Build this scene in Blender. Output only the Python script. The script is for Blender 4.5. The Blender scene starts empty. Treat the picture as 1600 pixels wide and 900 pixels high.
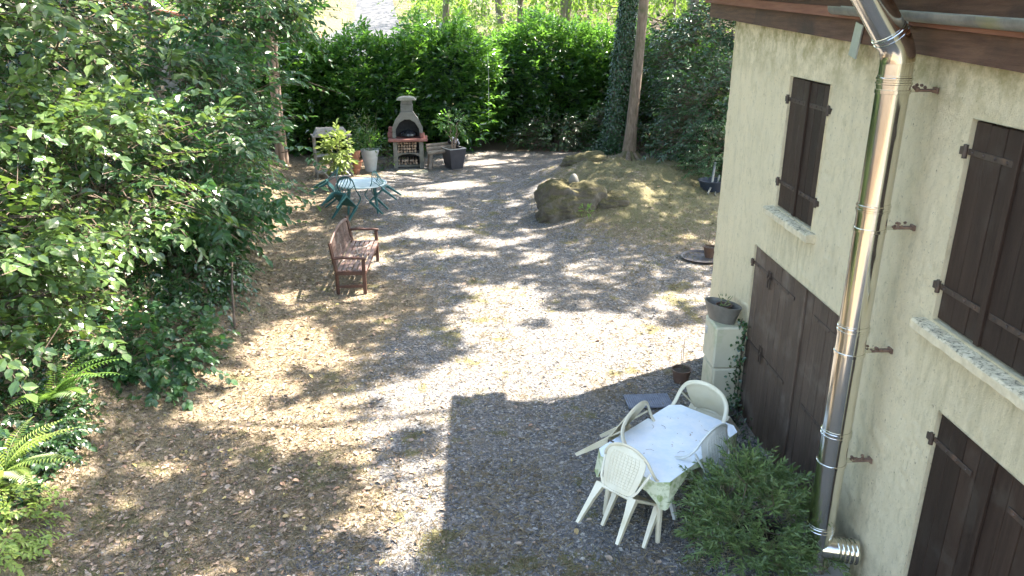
import bpy, math, random
import numpy as np
from mathutils import Vector, Matrix
random.seed(7); rng = np.random.default_rng(7)
S = bpy.context.scene; col = S.collection; R = math.radians
# ---------------------------------------------------------------- camera, sky, sun, exposure
CAMH = 4.7
cam = bpy.data.objects.new('camera', bpy.data.cameras.new('camera')); col.objects.link(cam); S.camera = cam
cam.data.sensor_width = 36; cam.data.lens = 27; cam.data.clip_start = .05; cam.data.clip_end = 2000
cam.location = (0, 0, CAMH); cam.rotation_euler = (R(70), 0, -R(2.24))
SUN = Vector((3.18, 1.78, 4.98)).normalized()
EL = math.asin(SUN.z); AZ = math.atan2(SUN.x, SUN.y)
w = bpy.data.worlds.new('World'); S.world = w; w.use_nodes = True
nt = w.node_tree; bg = nt.nodes['Background']
sky = nt.nodes.new('ShaderNodeTexSky'); sky.sky_type = 'NISHITA'; sky.sun_disc = False
sky.sun_elevation = EL; sky.sun_rotation = AZ; sky.air_density = 1.3; sky.dust_density = 1.6
nt.links.new(sky.outputs[0], bg.inputs[0]); bg.inputs[1].default_value = .15
sun = bpy.data.lights.new('sun', 'SUN'); sun.energy = 5.0; sun.angle = R(.53); sun.color = (1, .95, .87)
so = bpy.data.objects.new('sun', sun); col.objects.link(so)
so.rotation_euler = SUN.to_track_quat('Z', 'Y').to_euler()
S.view_settings.view_transform = 'Standard'; S.view_settings.look = 'None'
S.view_settings.exposure = 2.68; S.view_settings.gamma = 1
S.view_settings.use_white_balance = True; S.view_settings.white_balance_temperature = 6900; S.view_settings.white_balance_tint = 11
S.render.engine = 'CYCLES'
S.cycles.max_bounces = 7; S.cycles.diffuse_bounces = 4; S.cycles.glossy_bounces = 3; S.cycles.transmission_bounces = 4
S.cycles.use_adaptive_sampling = True; S.cycles.adaptive_threshold = .02; S.cycles.use_denoising = True

# ---------------------------------------------------------------- maths helpers
def vnoise(x, y, s=1., seed=0):
    x = np.asarray(x, float) * s + seed * 17.31; y = np.asarray(y, float) * s - seed * 9.17
    xi = np.floor(x); yi = np.floor(y); fx = x - xi; fy = y - yi
    fx = fx * fx * (3 - 2 * fx); fy = fy * fy * (3 - 2 * fy)
    def h(a, b):
        v = np.sin(a * 127.1 + b * 311.7 + seed * 74.7) * 43758.5453
        return v - np.floor(v)
    return (h(xi, yi) * (1 - fx) + h(xi + 1, yi) * fx) * (1 - fy) + (h(xi, yi + 1) * (1 - fx) + h(xi + 1, yi + 1) * fx) * fy
def fbm(x, y, s=1., seed=0, o=4):
    t = 0; a = .5; n = 0
    for i in range(o):
        t = t + a * vnoise(x, y, s * 2 ** i, seed + i * 3); n += a; a *= .5
    return t / n
def sst(a, b, x):
    t = np.clip((np.asarray(x, float) - a) / (b - a), 0, 1); return t * t * (3 - 2 * t)
BY = [3, 5.7, 6.4, 7.8, 9.9, 12.1, 15, 18.7, 22.5, 27, 33]
BX = [-4.3, -4.1, -4.0, -4.2, -4.0, -3.9, -4.6, -5.6, -6.0, -7, -9]
def bank_x(y): return np.interp(y, BY, BX)
ROCKS = [(2.05, 17.5, .78, .55, .50), (2.75, 22.0, .85, .55, .5)]
def height(x, y):
    x = np.asarray(x, float); y = np.asarray(y, float)
    d = bank_x(y) + .7 - x
    b = sst(0, 4.5, d) * 1.9 * (1 - .6 * sst(28, 32, y)) + sst(0, 1.4, d) * .12
    m = (.66 + .35 * (fbm(x, y, .9, 23) - .5)) * np.exp(-(((x - 4.2) / 2.4) ** 2 + ((y - 20.8) / 3.6) ** 2) ** 1.2) * (1 + .5 * (fbm(x, y, 3.2, 24) - .5)) + .30 * np.exp(-(((x - 2.9) / 1.25) ** 2 + ((y - 17.9) / 1.2) ** 2))
    m = m * sst(.9, 2.0, x)
    rise = 3.0 * sst(33, 47, y) + 3.4 * sst(44, 110, y) + .02 * np.maximum(y - 110, 0)
    n = (fbm(x, y, .5, 3) - .5) * .05 + (fbm(x, y, 2.2, 5) - .5) * .035 * (.4 + sst(-1, 2, d + 1))
    near = np.exp(-(np.maximum(0, 2.6 - x)) * 0) * 0
    return b + m + rise + n + near
H0 = float(height(2.0, 6.5))
def hz(x, y): return float(height(x, y))

# ---------------------------------------------------------------- object helpers
def link(o, parent=None):
    col.objects.link(o)
    if parent is not None: o.parent = parent
    return o
def tag(o, label=None, cat=None, group=None, kind=None):
    if label: o['label'] = label
    if cat: o['category'] = cat
    if group: o['group'] = group
    if kind: o['kind'] = kind
    return o
def thing(name, label, cat, loc=(0, 0, 0), rz=0, group=None):
    o = bpy.data.objects.new(name, None); col.objects.link(o); o.empty_display_size = .1
    o.location = loc; o.rotation_euler = (0, 0, rz)
    return tag(o, label, cat, group)
def copy_tree(o, parent=None):
    c = o.copy(); col.objects.link(c)
    if parent is not None: c.parent = parent
    for ch in list(o.children): copy_tree(ch, c)
    return c
def npmesh(name, V, Fc, k, smooth=False, tint=None, attrs=None):
    me = bpy.data.meshes.new(name)
    V = np.ascontiguousarray(V, dtype=np.float32).reshape(-1, 3); Fc = np.ascontiguousarray(Fc, dtype=np.int32).reshape(-1, k)
    me.vertices.add(len(V)); me.vertices.foreach_set('co', V.ravel())
    me.loops.add(Fc.size); me.loops.foreach_set('vertex_index', Fc.ravel())
    me.polygons.add(len(Fc)); me.polygons.foreach_set('loop_start', np.arange(0, Fc.size, k, dtype=np.int32))
    me.polygons.foreach_set('use_smooth', np.full(len(Fc), smooth))
    if tint is not None:
        a = me.attributes.new('tint', 'FLOAT', 'POINT'); a.data.foreach_set('value', np.asarray(tint, dtype=np.float32))
    for n, v in (attrs or {}).items():
        a = me.attributes.new(n, 'FLOAT', 'POINT'); a.data.foreach_set('value', np.asarray(v, dtype=np.float32).ravel())
    me.update(calc_edges=True)
    return me
class MB:
    def __init__(s): s.v = []; s.f = []
    def add(s, V, Fs, M=None):
        n = len(s.v)
        for p in V:
            p = Vector(p); s.v.append(tuple(M @ p) if M else tuple(p))
        s.f += [tuple(i + n for i in f) for f in Fs]; return s
    def box(s, c, d, M=None, bev=0, taper=1.0):
        x, y, z = (a / 2 for a in d); b = min(bev, x * .6, y * .6, z * .6)
        if M is None: M = Matrix.Identity(4)
        M = Matrix.Translation(c) @ M
        if b <= 0:
            V = [(sx * x * (taper if sz < 0 else 1), sy * y * (taper if sz < 0 else 1), sz * z) for sz in (-1, 1) for sx, sy in ((-1, -1), (1, -1), (1, 1), (-1, 1))]
            return s.add(V, [(3, 2, 1, 0), (4, 5, 6, 7), (0, 1, 5, 4), (1, 2, 6, 5), (2, 3, 7, 6), (3, 0, 4, 7)], M)
        V = []
        for sz, zz, ins in ((-1, -z, b), (-1, -z + b, 0), (1, z - b, 0), (1, z, b)):
            t = taper if sz < 0 else 1
            X, Y = (x - ins) * t, (y - ins) * t
            q = b * .7 if ins == 0 else 0
            V += [(-X + q, -Y, zz), (X - q, -Y, zz), (X, -Y + q, zz), (X, Y - q, zz), (X - q, Y, zz), (-X + q, Y, zz), (-X, Y - q, zz), (-X, -Y + q, zz)]
        F = [tuple(range(7, -1, -1)), tuple(range(24, 32))]
        for r in range(3):
            for i in range(8):
                j = (i + 1) % 8; F.append((r * 8 + i, r * 8 + j, r * 8 + 8 + j, r * 8 + 8 + i))
        return s.add(V, F, M)
    def tube(s, path, rad, n=8, cap=True, flat=1.0, updir=None):
        P = [Vector(p) for p in path]; m = len(P)
        if not hasattr(rad, '__len__'): rad = [rad] * m
        V = []; prev = None
        for i, p in enumerate(P):
            t = (P[min(i + 1, m - 1)] - P[max(i - 1, 0)]).normalized()
            if prev is None:
                a = Vector(updir) if updir else (Vector((0, 0, 1)) if abs(t.z) < .9 else Vector((0, 1, 0)))
            else: a = prev
            u = (a - t * a.dot(t)).normalized(); prev = u; v = t.cross(u)
            for k in range(n):
                an = 2 * math.pi * k / n; V.append(p + u * math.cos(an) * rad[i] + v * math.sin(an) * rad[i] * flat)
        F = []
        for i in range(m - 1):
            for k in range(n):
                l = (k + 1) % n; F.append((i * n + k, i * n + l, (i + 1) * n + l, (i + 1) * n + k))
        if cap: F.append(tuple(range(n - 1, -1, -1))); F.append(tuple((m - 1) * n + k for k in range(n)))
        return s.add(V, F)
    def lathe(s, prof, n=20, c=(0, 0, 0), M=None):
        V = []; F = []
        for r, z in prof:
            for k in range(n):
                a = 2 * math.pi * k / n; V.append((c[0] + r * math.cos(a), c[1] + r * math.sin(a), c[2] + z))
        for i in range(len(prof) - 1):
            for k in range(n):
                l = (k + 1) % n; F.append((i * n + k, i * n + l, (i + 1) * n + l, (i + 1) * n + k))
        F.append(tuple(range(n - 1, -1, -1))); F.append(tuple((len(prof) - 1) * n + k for k in range(n)))
        return s.add(V, F, M)
    def prism(s, poly, axis, a, b):
        n = len(poly)
        def mk(p, t):
            return {'x': (t, p[0], p[1]), 'y': (p[0], t, p[1]), 'z': (p[0], p[1], t)}[axis]
        V = [mk(p, a) for p in poly] + [mk(p, b) for p in poly]
        F = [tuple(range(n - 1, -1, -1)), tuple(range(n, 2 * n))] + [(i, (i + 1) % n, n + (i + 1) % n, n + i) for i in range(n)]
        return s.add(V, F)
    def grid(s, fn, nu, nv, close=False):
        V = [fn(i / nu, j / nv) for j in range(nv + 1) for i in range(nu + 1)]
        F = [(j * (nu + 1) + i, j * (nu + 1) + i + 1, (j + 1) * (nu + 1) + i + 1, (j + 1) * (nu + 1) + i) for j in range(nv) for i in range(nu)]
        return s.add(V, F)
    def mesh(s, name, m, smooth=False):
        me = bpy.data.meshes.new(name); me.from_pydata(s.v, [], s.f)
        if smooth:
            me.polygons.foreach_set('use_smooth', [True] * len(me.polygons)); me.set_sharp_from_angle(angle=R(42))
        me.materials.append(m); return me
    def build(s, name, m, parent=None, smooth=False):
        return link(bpy.data.objects.new(name, s.mesh(name, m, smooth)), parent)

# ---------------------------------------------------------------- materials
def nmat(name):
    m = bpy.data.materials.new(name); m.use_nodes = True
    return m, m.node_tree, m.node_tree.nodes['Principled BSDF']
def N(t, typ, **kw):
    n = t.nodes.new(typ)
    for k, v in kw.items():
        if k.startswith('i_'): n.inputs[k[2:].replace('_', ' ')].default_value = v
        else: setattr(n, k, v)
    return n
def mixc(t, fac, a, b, mode='MIX'):
    n = t.nodes.new('ShaderNodeMix'); n.data_type = 'RGBA'; n.blend_type = mode
    for s, v in ((0, fac), (6, a), (7, b)):
        if isinstance(v, bpy.types.NodeSocket): t.links.new(v, n.inputs[s])
        else: n.inputs[s].default_value = v if s == 0 else (*v, 1)
    return n.outputs[2]
def noise(t, scale, detail=4, rough=.6, stretch=None, coord='Object'):
    tc = t.nodes.new('ShaderNodeTexCoord'); src = tc.outputs[coord]
    if stretch:
        mp = t.nodes.new('ShaderNodeMapping'); mp.inputs['Scale'].default_value = stretch; t.links.new(src, mp.inputs[0]); src = mp.outputs[0]
    n = N(t, 'ShaderNodeTexNoise'); n.inputs['Scale'].default_value = scale; n.inputs['Detail'].default_value = detail; n.inputs['Roughness'].default_value = rough
    t.links.new(src, n.inputs['Vector']); return n.outputs['Fac']
def ramp(t, fac, a, b):
    r = t.nodes.new('ShaderNodeMapRange'); r.inputs[1].default_value = a; r.inputs[2].default_value = b; r.clamp = True
    t.links.new(fac, r.inputs[0]); return r.outputs[0]
def bump(t, h, strength, dist, bs, prev=None):
    b = t.nodes.new('ShaderNodeBump'); b.inputs['Strength'].default_value = strength; b.inputs['Distance'].default_value = dist
    t.links.new(h, b.inputs['Height'])
    if prev: t.links.new(prev, b.inputs['Normal'])
    if bs: t.links.new(b.outputs[0], bs.inputs['Normal'])
    return b.outputs[0]
def mat(name, c1, c2=None, rough=.6, scale=6, bmp=0, bscale=40, metal=0, stretch=None, lo=.35, hi=.65, c3=None, s3=2, spec=.5, rnd=0):
    m, t, b = nmat(name); c2 = c2 or c1
    c = mixc(t, ramp(t, noise(t, scale, 6, .65, stretch), lo, hi), c1, c2)
    if c3: c = mixc(t, ramp(t, noise(t, s3, 5), .52, .68), c, c3)
    if rnd:
        oi = t.nodes.new('ShaderNodeObjectInfo'); r = ramp(t, oi.outputs['Random'], 0, 1)
        mr = t.nodes.new('ShaderNodeMapRange'); mr.inputs[3].default_value = 1 - rnd; mr.inputs[4].default_value = 1 + rnd; t.links.new(r, mr.inputs[0])
        hs = t.nodes.new('ShaderNodeHueSaturation'); t.links.new(mr.outputs[0], hs.inputs['Value']); t.links.new(c, hs.inputs['Color']); c = hs.outputs[0]
    t.links.new(c, b.inputs['Base Color']); b.inputs['Roughness'].default_value = rough; b.inputs['Metallic'].default_value = metal
    b.inputs['Specular IOR Level'].default_value = spec
    if bmp: bump(t, noise(t, bscale, 5, .7, stretch), bmp, .01, b)
    return m
def leafmat(name, dark, light, trans, rough=.42, tr=.35, spec=.5):
    m, t, b = nmat(name)
    a = t.nodes.new('ShaderNodeAttribute'); a.attribute_name = 'tint'
    oi = t.nodes.new('ShaderNodeObjectInfo')
    ad = N(t, 'ShaderNodeMath', operation='FRACT'); sm = N(t, 'ShaderNodeMath', operation='ADD')
    t.links.new(a.outputs['Fac'], sm.inputs[0]); t.links.new(oi.outputs['Random'], sm.inputs[1]); t.links.new(sm.outputs[0], ad.inputs[0])
    c = mixc(t, ad.outputs[0], dark, light)
    t.links.new(c, b.inputs['Base Color']); b.inputs['Roughness'].default_value = rough; b.inputs['Specular IOR Level'].default_value = spec
    tn = t.nodes.new('ShaderNodeBsdfTranslucent'); t.links.new(mixc(t, ad.outputs[0], tuple(.7 * v for v in trans), trans), tn.inputs[0])
    ms = t.nodes.new('ShaderNodeMixShader'); ms.inputs[0].default_value = tr
    t.links.new(b.outputs[0], ms.inputs[1]); t.links.new(tn.outputs[0], ms.inputs[2])
    t.links.new(ms.outputs[0], t.nodes['Material Output'].inputs[0])
    return m
M = {}
M['hazel'] = leafmat('hazel_leaf', (.040, .085, .026), (.105, .165, .050), (.21, .34, .05), .28, .29, .7)
M['shade_leaf'] = leafmat('dogwood_leaf', (.024, .072, .030), (.055, .12, .045), (.12, .30, .05), .34, .3, .5)
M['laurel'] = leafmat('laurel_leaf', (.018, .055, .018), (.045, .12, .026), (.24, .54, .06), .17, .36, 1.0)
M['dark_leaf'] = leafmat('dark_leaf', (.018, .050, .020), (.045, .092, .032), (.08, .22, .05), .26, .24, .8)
M['wood_leaf'] = leafmat('woodland_leaf', (.05, .10, .025), (.12, .19, .04), (.28, .46, .06), .45, .42)
M['fern'] = leafmat('fern_leaf', (.06, .14, .03), (.12, .22, .04), (.36, .60, .08), .5, .4)
M['sunlit_fern'] = leafmat('sunlit_fern_leaf', (.20, .29, .07), (.29, .37, .10), (.50, .66, .12), .45, .4)  # lighter copy of the fern green, sunlight painted into the colour
M['willow'] = leafmat('narrow_leaf', (.065, .115, .040), (.16, .22, .085), (.24, .38, .08), .4, .32, .6)
M['canopy'] = leafmat('canopy_leaf', (.04, .09, .02), (.08, .13, .03), (.14, .26, .04), .45, .25)
M['lime'] = leafmat('lime_leaf', (.13, .20, .05), (.20, .25, .06), (.32, .42, .09), .45, .4)
M['grass'] = leafmat('grass_blade', (.09, .12, .035), (.20, .20, .07), (.25, .28, .08), .6, .25)
M['straw'] = leafmat('dry_straw', (.17, .13, .075), (.36, .29, .17), (.3, .24, .13), .7, .15)
M['fallen'] = None
def fallenmat():
    m, t, b = nmat('fallen_leaf'); a = t.nodes.new('ShaderNodeAttribute'); a.attribute_name = 'tint'
    cr = t.nodes.new('ShaderNodeValToRGB'); t.links.new(a.outputs['Fac'], cr.inputs[0])
    e = cr.color_ramp.elements; e[0].color = (.12, .08, .055, 1); e[1].color = (.50, .42, .24, 1)
    for p, c in ((.25, (.20, .14, .10)), (.5, (.29, .21, .155)), (.74, (.40, .31, .23)), (.88, (.34, .19, .12)), (.95, (.46, .39, .14))):
        x = e.new(p); x.color = (*c, 1)
    t.links.new(cr.outputs[0], b.inputs['Base Color']); b.inputs['Roughness'].default_value = .65
    return m
M['fallen'] = fallenmat()
def stonemat():
    m, t, b = nmat('gravel_stone'); a = t.nodes.new('ShaderNodeAttribute'); a.attribute_name = 'tint'
    cr = t.nodes.new('ShaderNodeValToRGB'); t.links.new(a.outputs['Fac'], cr.inputs[0])
    e = cr.color_ramp.elements; e[0].color = (.095, .09, .09, 1); e[1].color = (.40, .37, .32, 1)
    for p, c in ((.35, (.145, .14, .14)), (.6, (.19, .18, .175)), (.85, (.27, .24, .20))):
        x = e.new(p); x.color = (*c, 1)
    t.links.new(cr.outputs[0], b.inputs['Base Color']); b.inputs['Roughness'].default_value = .75
    return m
M['stone'] = stonemat()
def groundmat():
    m, t, b = nmat('yard_ground')
    def at(n):
        a = t.nodes.new('ShaderNodeAttribute'); a.attribute_name = n; return a.outputs['Fac']
    # crushed grey gravel: per-stone tone
    tc = t.nodes.new('ShaderNodeTexCoord')
    v = N(t, 'ShaderNodeTexVoronoi'); v.inputs['Scale'].default_value = 42; t.links.new(tc.outputs['Object'], v.inputs['Vector'])
    sep = t.nodes.new('ShaderNodeSeparateColor'); t.links.new(v.outputs['Color'], sep.inputs[0])
    gr = t.nodes.new('ShaderNodeValToRGB'); t.links.new(sep.outputs[0], gr.inputs[0])
    e = gr.color_ramp.elements; e[0].color = (.06, .062, .068, 1); e[1].color = (.36, .35, .33, 1)
    x = e.new(.5); x.color = (.135, .13, .13, 1); x = e.new(.85); x.color = (.22, .20, .18, 1)
    n1 = noise(t, 7, 6, .7); n2 = noise(t, 60, 4, .7); n3 = noise(t, 1.6, 5, .65)
    dirt = mixc(t, ramp(t, n2, .35, .65), (.10, .078, .055), (.22, .175, .12))
    g = mixc(t, ramp(t, n1, .50, .66), gr.outputs[0], dirt)
    g = mixc(t, ramp(t, n3, .50, .64), g, mixc(t, .5, gr.outputs[0], dirt))
    v2 = N(t, 'ShaderNodeTexVoronoi'); v2.inputs['Scale'].default_value = 26; t.links.new(tc.outputs['Object'], v2.inputs['Vector'])
    s2 = t.nodes.new('ShaderNodeSeparateColor'); t.links.new(v2.outputs['Color'], s2.inputs[0])
    lr = t.nodes.new('ShaderNodeValToRGB'); t.links.new(s2.outputs[1], lr.inputs[0])
    e = lr.color_ramp.elements; e[0].color = (.085, .065, .048, 1); e[1].color = (.40, .33, .235, 1)
    x = e.new(.5); x.color = (.18, .14, .102, 1); x = e.new(.85); x.color = (.28, .215, .155, 1)
    lit = mixc(t, ramp(t, n1, .40, .60), lr.outputs[0], mixc(t, ramp(t, n2, .4, .6), (.12, .098, .06), (.25, .20, .13)))
    moss = mixc(t, ramp(t, n2, .35, .65), (.085, .078, .038), (.175, .155, .08))
    def brk(f, k=.5):
        ad = N(t, 'ShaderNodeMath', operation='ADD'); t.links.new(f, ad.inputs[0])
        sc = N(t, 'ShaderNodeMath', operation='MULTIPLY_ADD'); t.links.new(n1, sc.inputs[0]); sc.inputs[1].default_value = k * 2; sc.inputs[2].default_value = -k
        t.links.new(sc.outputs[0], ad.inputs[1]); return ramp(t, ad.outputs[0], .38, .62)
    c = mixc(t, brk(at('litter')), g, lit)
    c = mixc(t, brk(at('moss'), .7), c, moss)
    c = mixc(t, brk(at('soil'), .3), c, mixc(t, ramp(t, n2, .35, .65), (.045, .032, .022), (.13, .09, .06)))
    t.links.new(c, b.inputs['Base Color']); b.inputs['Roughness'].default_value = .9; b.inputs['Specular IOR Level'].default_value = .25
    n = bump(t, v.outputs['Distance'], .7, .012, None)
    bump(t, noise(t, 90, 4, .8), .6, .01, b, n)
    return m
M['ground'] = groundmat()
def stucco():
    m, t, b = nmat('roughcast_render')
    big = noise(t, .9, 5, .6); mid = noise(t, 9, 6, .75, (1, 1, .45)); fine = noise(t, 70, 6, .8)
    c = mixc(t, ramp(t, big, .35, .65), (.84, .725, .50), (.77, .67, .46))
    c = mixc(t, ramp(t, mid, .52, .72), c, (.60, .52, .34))
    c = mixc(t, ramp(t, noise(t, 45, 5, .8), .60, .70), c, (.36, .31, .20))
    c = mixc(t, ramp(t, noise(t, 2.2, 6, .7, (1, 2.0, .5)), .50, .74), c, (.66, .58, .40))
    pits = noise(t, 34, 5, .75, (1, 1, .6))
    c = mixc(t, ramp(t, pits, .62, .68), c, (.26, .215, .14))
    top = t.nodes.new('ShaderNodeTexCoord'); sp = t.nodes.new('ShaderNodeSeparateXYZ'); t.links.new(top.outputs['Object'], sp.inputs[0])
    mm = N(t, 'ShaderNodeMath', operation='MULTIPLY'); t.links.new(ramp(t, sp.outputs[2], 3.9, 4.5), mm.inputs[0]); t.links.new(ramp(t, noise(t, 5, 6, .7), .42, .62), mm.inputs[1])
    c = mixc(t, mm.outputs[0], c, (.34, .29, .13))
    m2 = N(t, 'ShaderNodeMath', operation='MULTIPLY'); t.links.new(ramp(t, sp.outputs[2], .6, .0), m2.inputs[0]); t.links.new(ramp(t, noise(t, 4, 6, .7), .35, .6), m2.inputs[1])
    c = mixc(t, m2.outputs[0], c, (.13, .14, .07))
    for ya, yb, zt in ((1.86, 3.02, 2.58), (-1.28, -.04, 2.52)):    # run-off stains under the sills
        def mul(a_, b_):
            q = N(t, 'ShaderNodeMath', operation='MULTIPLY'); t.links.new(a_, q.inputs[0]); t.links.new(b_, q.inputs[1]); return q.outputs[0]
        m3 = mul(mul(ramp(t, sp.outputs[1], ya - .03, ya + .06), ramp(t, sp.outputs[1], yb + .03, yb - .06)), mul(ramp(t, sp.outputs[2], zt - .75, zt - .05), ramp(t, sp.outputs[2], zt + .03, zt)))
        c = mixc(t, mul(m3, ramp(t, noise(t, 7, 5, .7, (1, 2.2, .3)), .42, .70)), c, (.55, .47, .29))
    t.links.new(c, b.inputs['Base Color']); b.inputs['Roughness'].default_value = .92; b.inputs['Specular IOR Level'].default_value = .2
    n = bump(t, noise(t, 46, 6, .85), 1, .020, None); bump(t, noise(t, 120, 4, .8), .9, .008, b, n)
    return m
M['stucco'] = stucco()
M['shutter'] = mat('brown_painted_boards', (.022, .0118, .0075), (.038, .022, .015), .62, 5, .5, 60, stretch=(1, 6, .4), c3=(.046, .034, .026), s3=3, rnd=.28, spec=.3)
M['door'] = mat('brown_weathered_boards', (.06, .038, .026), (.11, .073, .052), .66, 5, .6, 60, stretch=(1, 8, .5), c3=(.15, .115, .09), s3=2.5, rnd=.22)
M['iron'] = mat('painted_iron', (.03, .021, .017), (.055, .036, .027), .5, 20, .3, 60, c3=(.09, .05, .033), s3=9)
M['beam'] = mat('stained_beam', (.058, .026, .015), (.115, .060, .035), .75, 4, .6, 30, stretch=(8, .6, 8), c3=(.035, .02, .014), s3=1.4)
M['redboard'] = mat('reddish_board', (.13, .045, .026), (.20, .085, .05), .7, 4, .4, 30, stretch=(8, .5, 8))
M['zinc'] = mat('weathered_zinc', (.16, .16, .15), (.26, .26, .24), .45, 6, .3, 20, metal=.6, c3=(.22, .22, .13), s3=3)
M['tile'] = mat('terracotta', (.30, .12, .07), (.42, .2, .12), .8, 8, .4, 40, c3=(.15, .1, .07), s3=5)
def steelm():
    m, t, b = nmat('polished_steel'); b.inputs['Metallic'].default_value = 1
    t.links.new(mixc(t, ramp(t, noise(t, 2, 4, .6, (1, 1, .3)), .4, .7), (.74, .72, .66), (.60, .58, .50)), b.inputs['Base Color'])
    r = t.nodes.new('ShaderNodeMapRange'); r.inputs[3].default_value = .09; r.inputs[4].default_value = .2
    t.links.new(noise(t, 6, 5, .7), r.inputs[0]); t.links.new(r.outputs[0], b.inputs['Roughness'])
    bump(t, noise(t, 7, 2, .5, (1, 1, .15)), .12, .01, b); return m
M['steel'] = steelm()
M['galv'] = mat('galvanised_strap', (.45, .47, .48), (.55, .57, .58), .4, 10, .1, 30, metal=.8)
M['rust'] = mat('rusty_bracket', (.10, .055, .04), (.22, .14, .10), .7, 20, .5, 50)
M['cream'] = mat('cream_plastic', (.62, .56, .41), (.68, .63, .49), .42, 4, .12, 60, c3=(.50, .44, .28), s3=2)
M['greyplast'] = mat('grey_white_plastic', (.52, .54, .52), (.60, .62, .60), .45, 5, .1, 60, c3=(.42, .44, .38), s3=3)
M['greenplast'] = mat('dark_green_plastic', (.015, .085, .085), (.03, .12, .115), .38, 6, .1, 50)
M['greentop'] = mat('pale_plastic_top', (.42, .52, .53), (.52, .60, .60), .42, 4, .1, 40)  # much paler than the green of the legs
def clothm():
    m, t, b = nmat('marbled_oilcloth')
    c = mixc(t, ramp(t, noise(t, 3.5, 8, .7), .38, .62), (.66, .74, .82), (.82, .84, .86))
    c = mixc(t, ramp(t, noise(t, 34, 4, .7), .70, .78), c, (.45, .46, .44))
    t.links.new(c, b.inputs['Base Color']); b.inputs['Roughness'].default_value = .38
    bump(t, noise(t, 2.2, 3, .5), .25, .03, b); return m
M['cloth'] = clothm()
def skirtm():
    m, t, b = nmat('green_leaf_print_cloth')
    tc = t.nodes.new('ShaderNodeTexCoord'); v = N(t, 'ShaderNodeTexVoronoi'); v.inputs['Scale'].default_value = 11; t.links.new(tc.outputs['Object'], v.inputs[0])
    c = mixc(t, ramp(t, v.outputs['Distance'], .3, .42), (.30, .38, .16), (.62, .64, .46))
    c = mixc(t, ramp(t, noise(t, 25, 4), .5, .62), c, (.42, .46, .28))
    t.links.new(c, b.inputs['Base Color']); b.inputs['Roughness'].default_value = .55; return m
M['skirt'] = skirtm()
M['teak'] = mat('weathered_redwood', (.075, .042, .034), (.14, .09, .075), .55, 6, .4, 50, stretch=(6, 1, 1), c3=(.22, .17, .15), s3=5, rnd=.2)
M['benchdark'] = mat('dark_stained_wood', (.055, .022, .016), (.10, .045, .03), .45, 8, .3, 50)
M['concrete'] = mat('grey_cast_concrete', (.15, .14, .12), (.23, .215, .185), .85, 5, .5, 60, c3=(.09, .085, .065), s3=2.5)
M['redcap'] = mat('lichened_cap', (.20, .185, .15), (.33, .31, .25), .85, 9, .5, 50)
M['redslab'] = mat('red_tinted_slab', (.22, .075, .06), (.29, .13, .11), .75, 8, .4, 50)
M['soot'] = mat('soot_black', (.012, .012, .014), (.03, .028, .028), .8, 8, .4, 50)
M['blackmetal'] = mat('black_enamel', (.02, .02, .025), (.03, .03, .035), .18, 8)
M['log'] = mat('grey_log', (.15, .115, .09), (.26, .21, .17), .85, 6, .7, 40, stretch=(1, 1, .4))
M['firewood'] = mat('split_firewood', (.20, .13, .09), (.42, .32, .24), .85, 14, .5, 50, rnd=.3)
M['palegreen'] = mat('pale_green_cabinet', (.50, .455, .32), (.56, .51, .38), .6, 3, .3, 60, c3=(.28, .32, .17), s3=2)
M['charpot'] = mat('charcoal_planter', (.045, .04, .045), (.065, .058, .062), .55, 5, .2, 50)
M['rim'] = mat('pale_planter_rim', (.45, .42, .40), (.55, .52, .5), .6, 5, .2, 50)
M['greypot'] = mat('grey_tall_pot', (.36, .37, .36), (.45, .46, .45), .6, 5, .3, 50)
M['brownpot'] = mat('brown_pot', (.09, .05, .035), (.14, .085, .06), .6, 6, .2, 50)
M['greybrownpot'] = mat('grey_brown_trough', (.11, .10, .085), (.16, .145, .125), .5, 6, .2, 50)
M['soil'] = mat('potting_soil', (.03, .022, .016), (.07, .05, .035), .95, 30, .8, 60)
M['mat'] = mat('grey_plastic_grid', (.16, .175, .22), (.24, .26, .31), .6, 8, .2, 50)
M['bluetub'] = mat('dark_blue_tub', (.018, .025, .04), (.03, .04, .06), .4, 6)
M['palewood'] = mat('silvered_wood', (.20, .175, .145), (.32, .29, .25), .8, 5, .4, 40)
M['bark'] = mat('reddish_bark', (.11, .075, .052), (.24, .175, .13), .9, 14, 1, 30, stretch=(1.6, 1.6, .3), c3=(.10, .095, .05), s3=3)
M['greybark'] = mat('grey_bark', (.10, .085, .065), (.20, .175, .14), .9, 5, 1, 22, stretch=(1.6, 1.6, .35), c3=(.11, .13, .06), s3=2)
M['pinkbark'] = mat('pinkish_bark', (.28, .18, .13), (.42, .30, .23), .9, 5, .8, 22, stretch=(1.6, 1.6, .3), c3=(.16, .12, .08), s3=3)
M['twig'] = mat('brown_twig', (.07, .048, .034), (.14, .10, .07), .85, 8, .4, 40)
M['greentwig'] = mat('green_stem', (.14, .16, .06), (.22, .22, .10), .7, 8)
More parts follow.
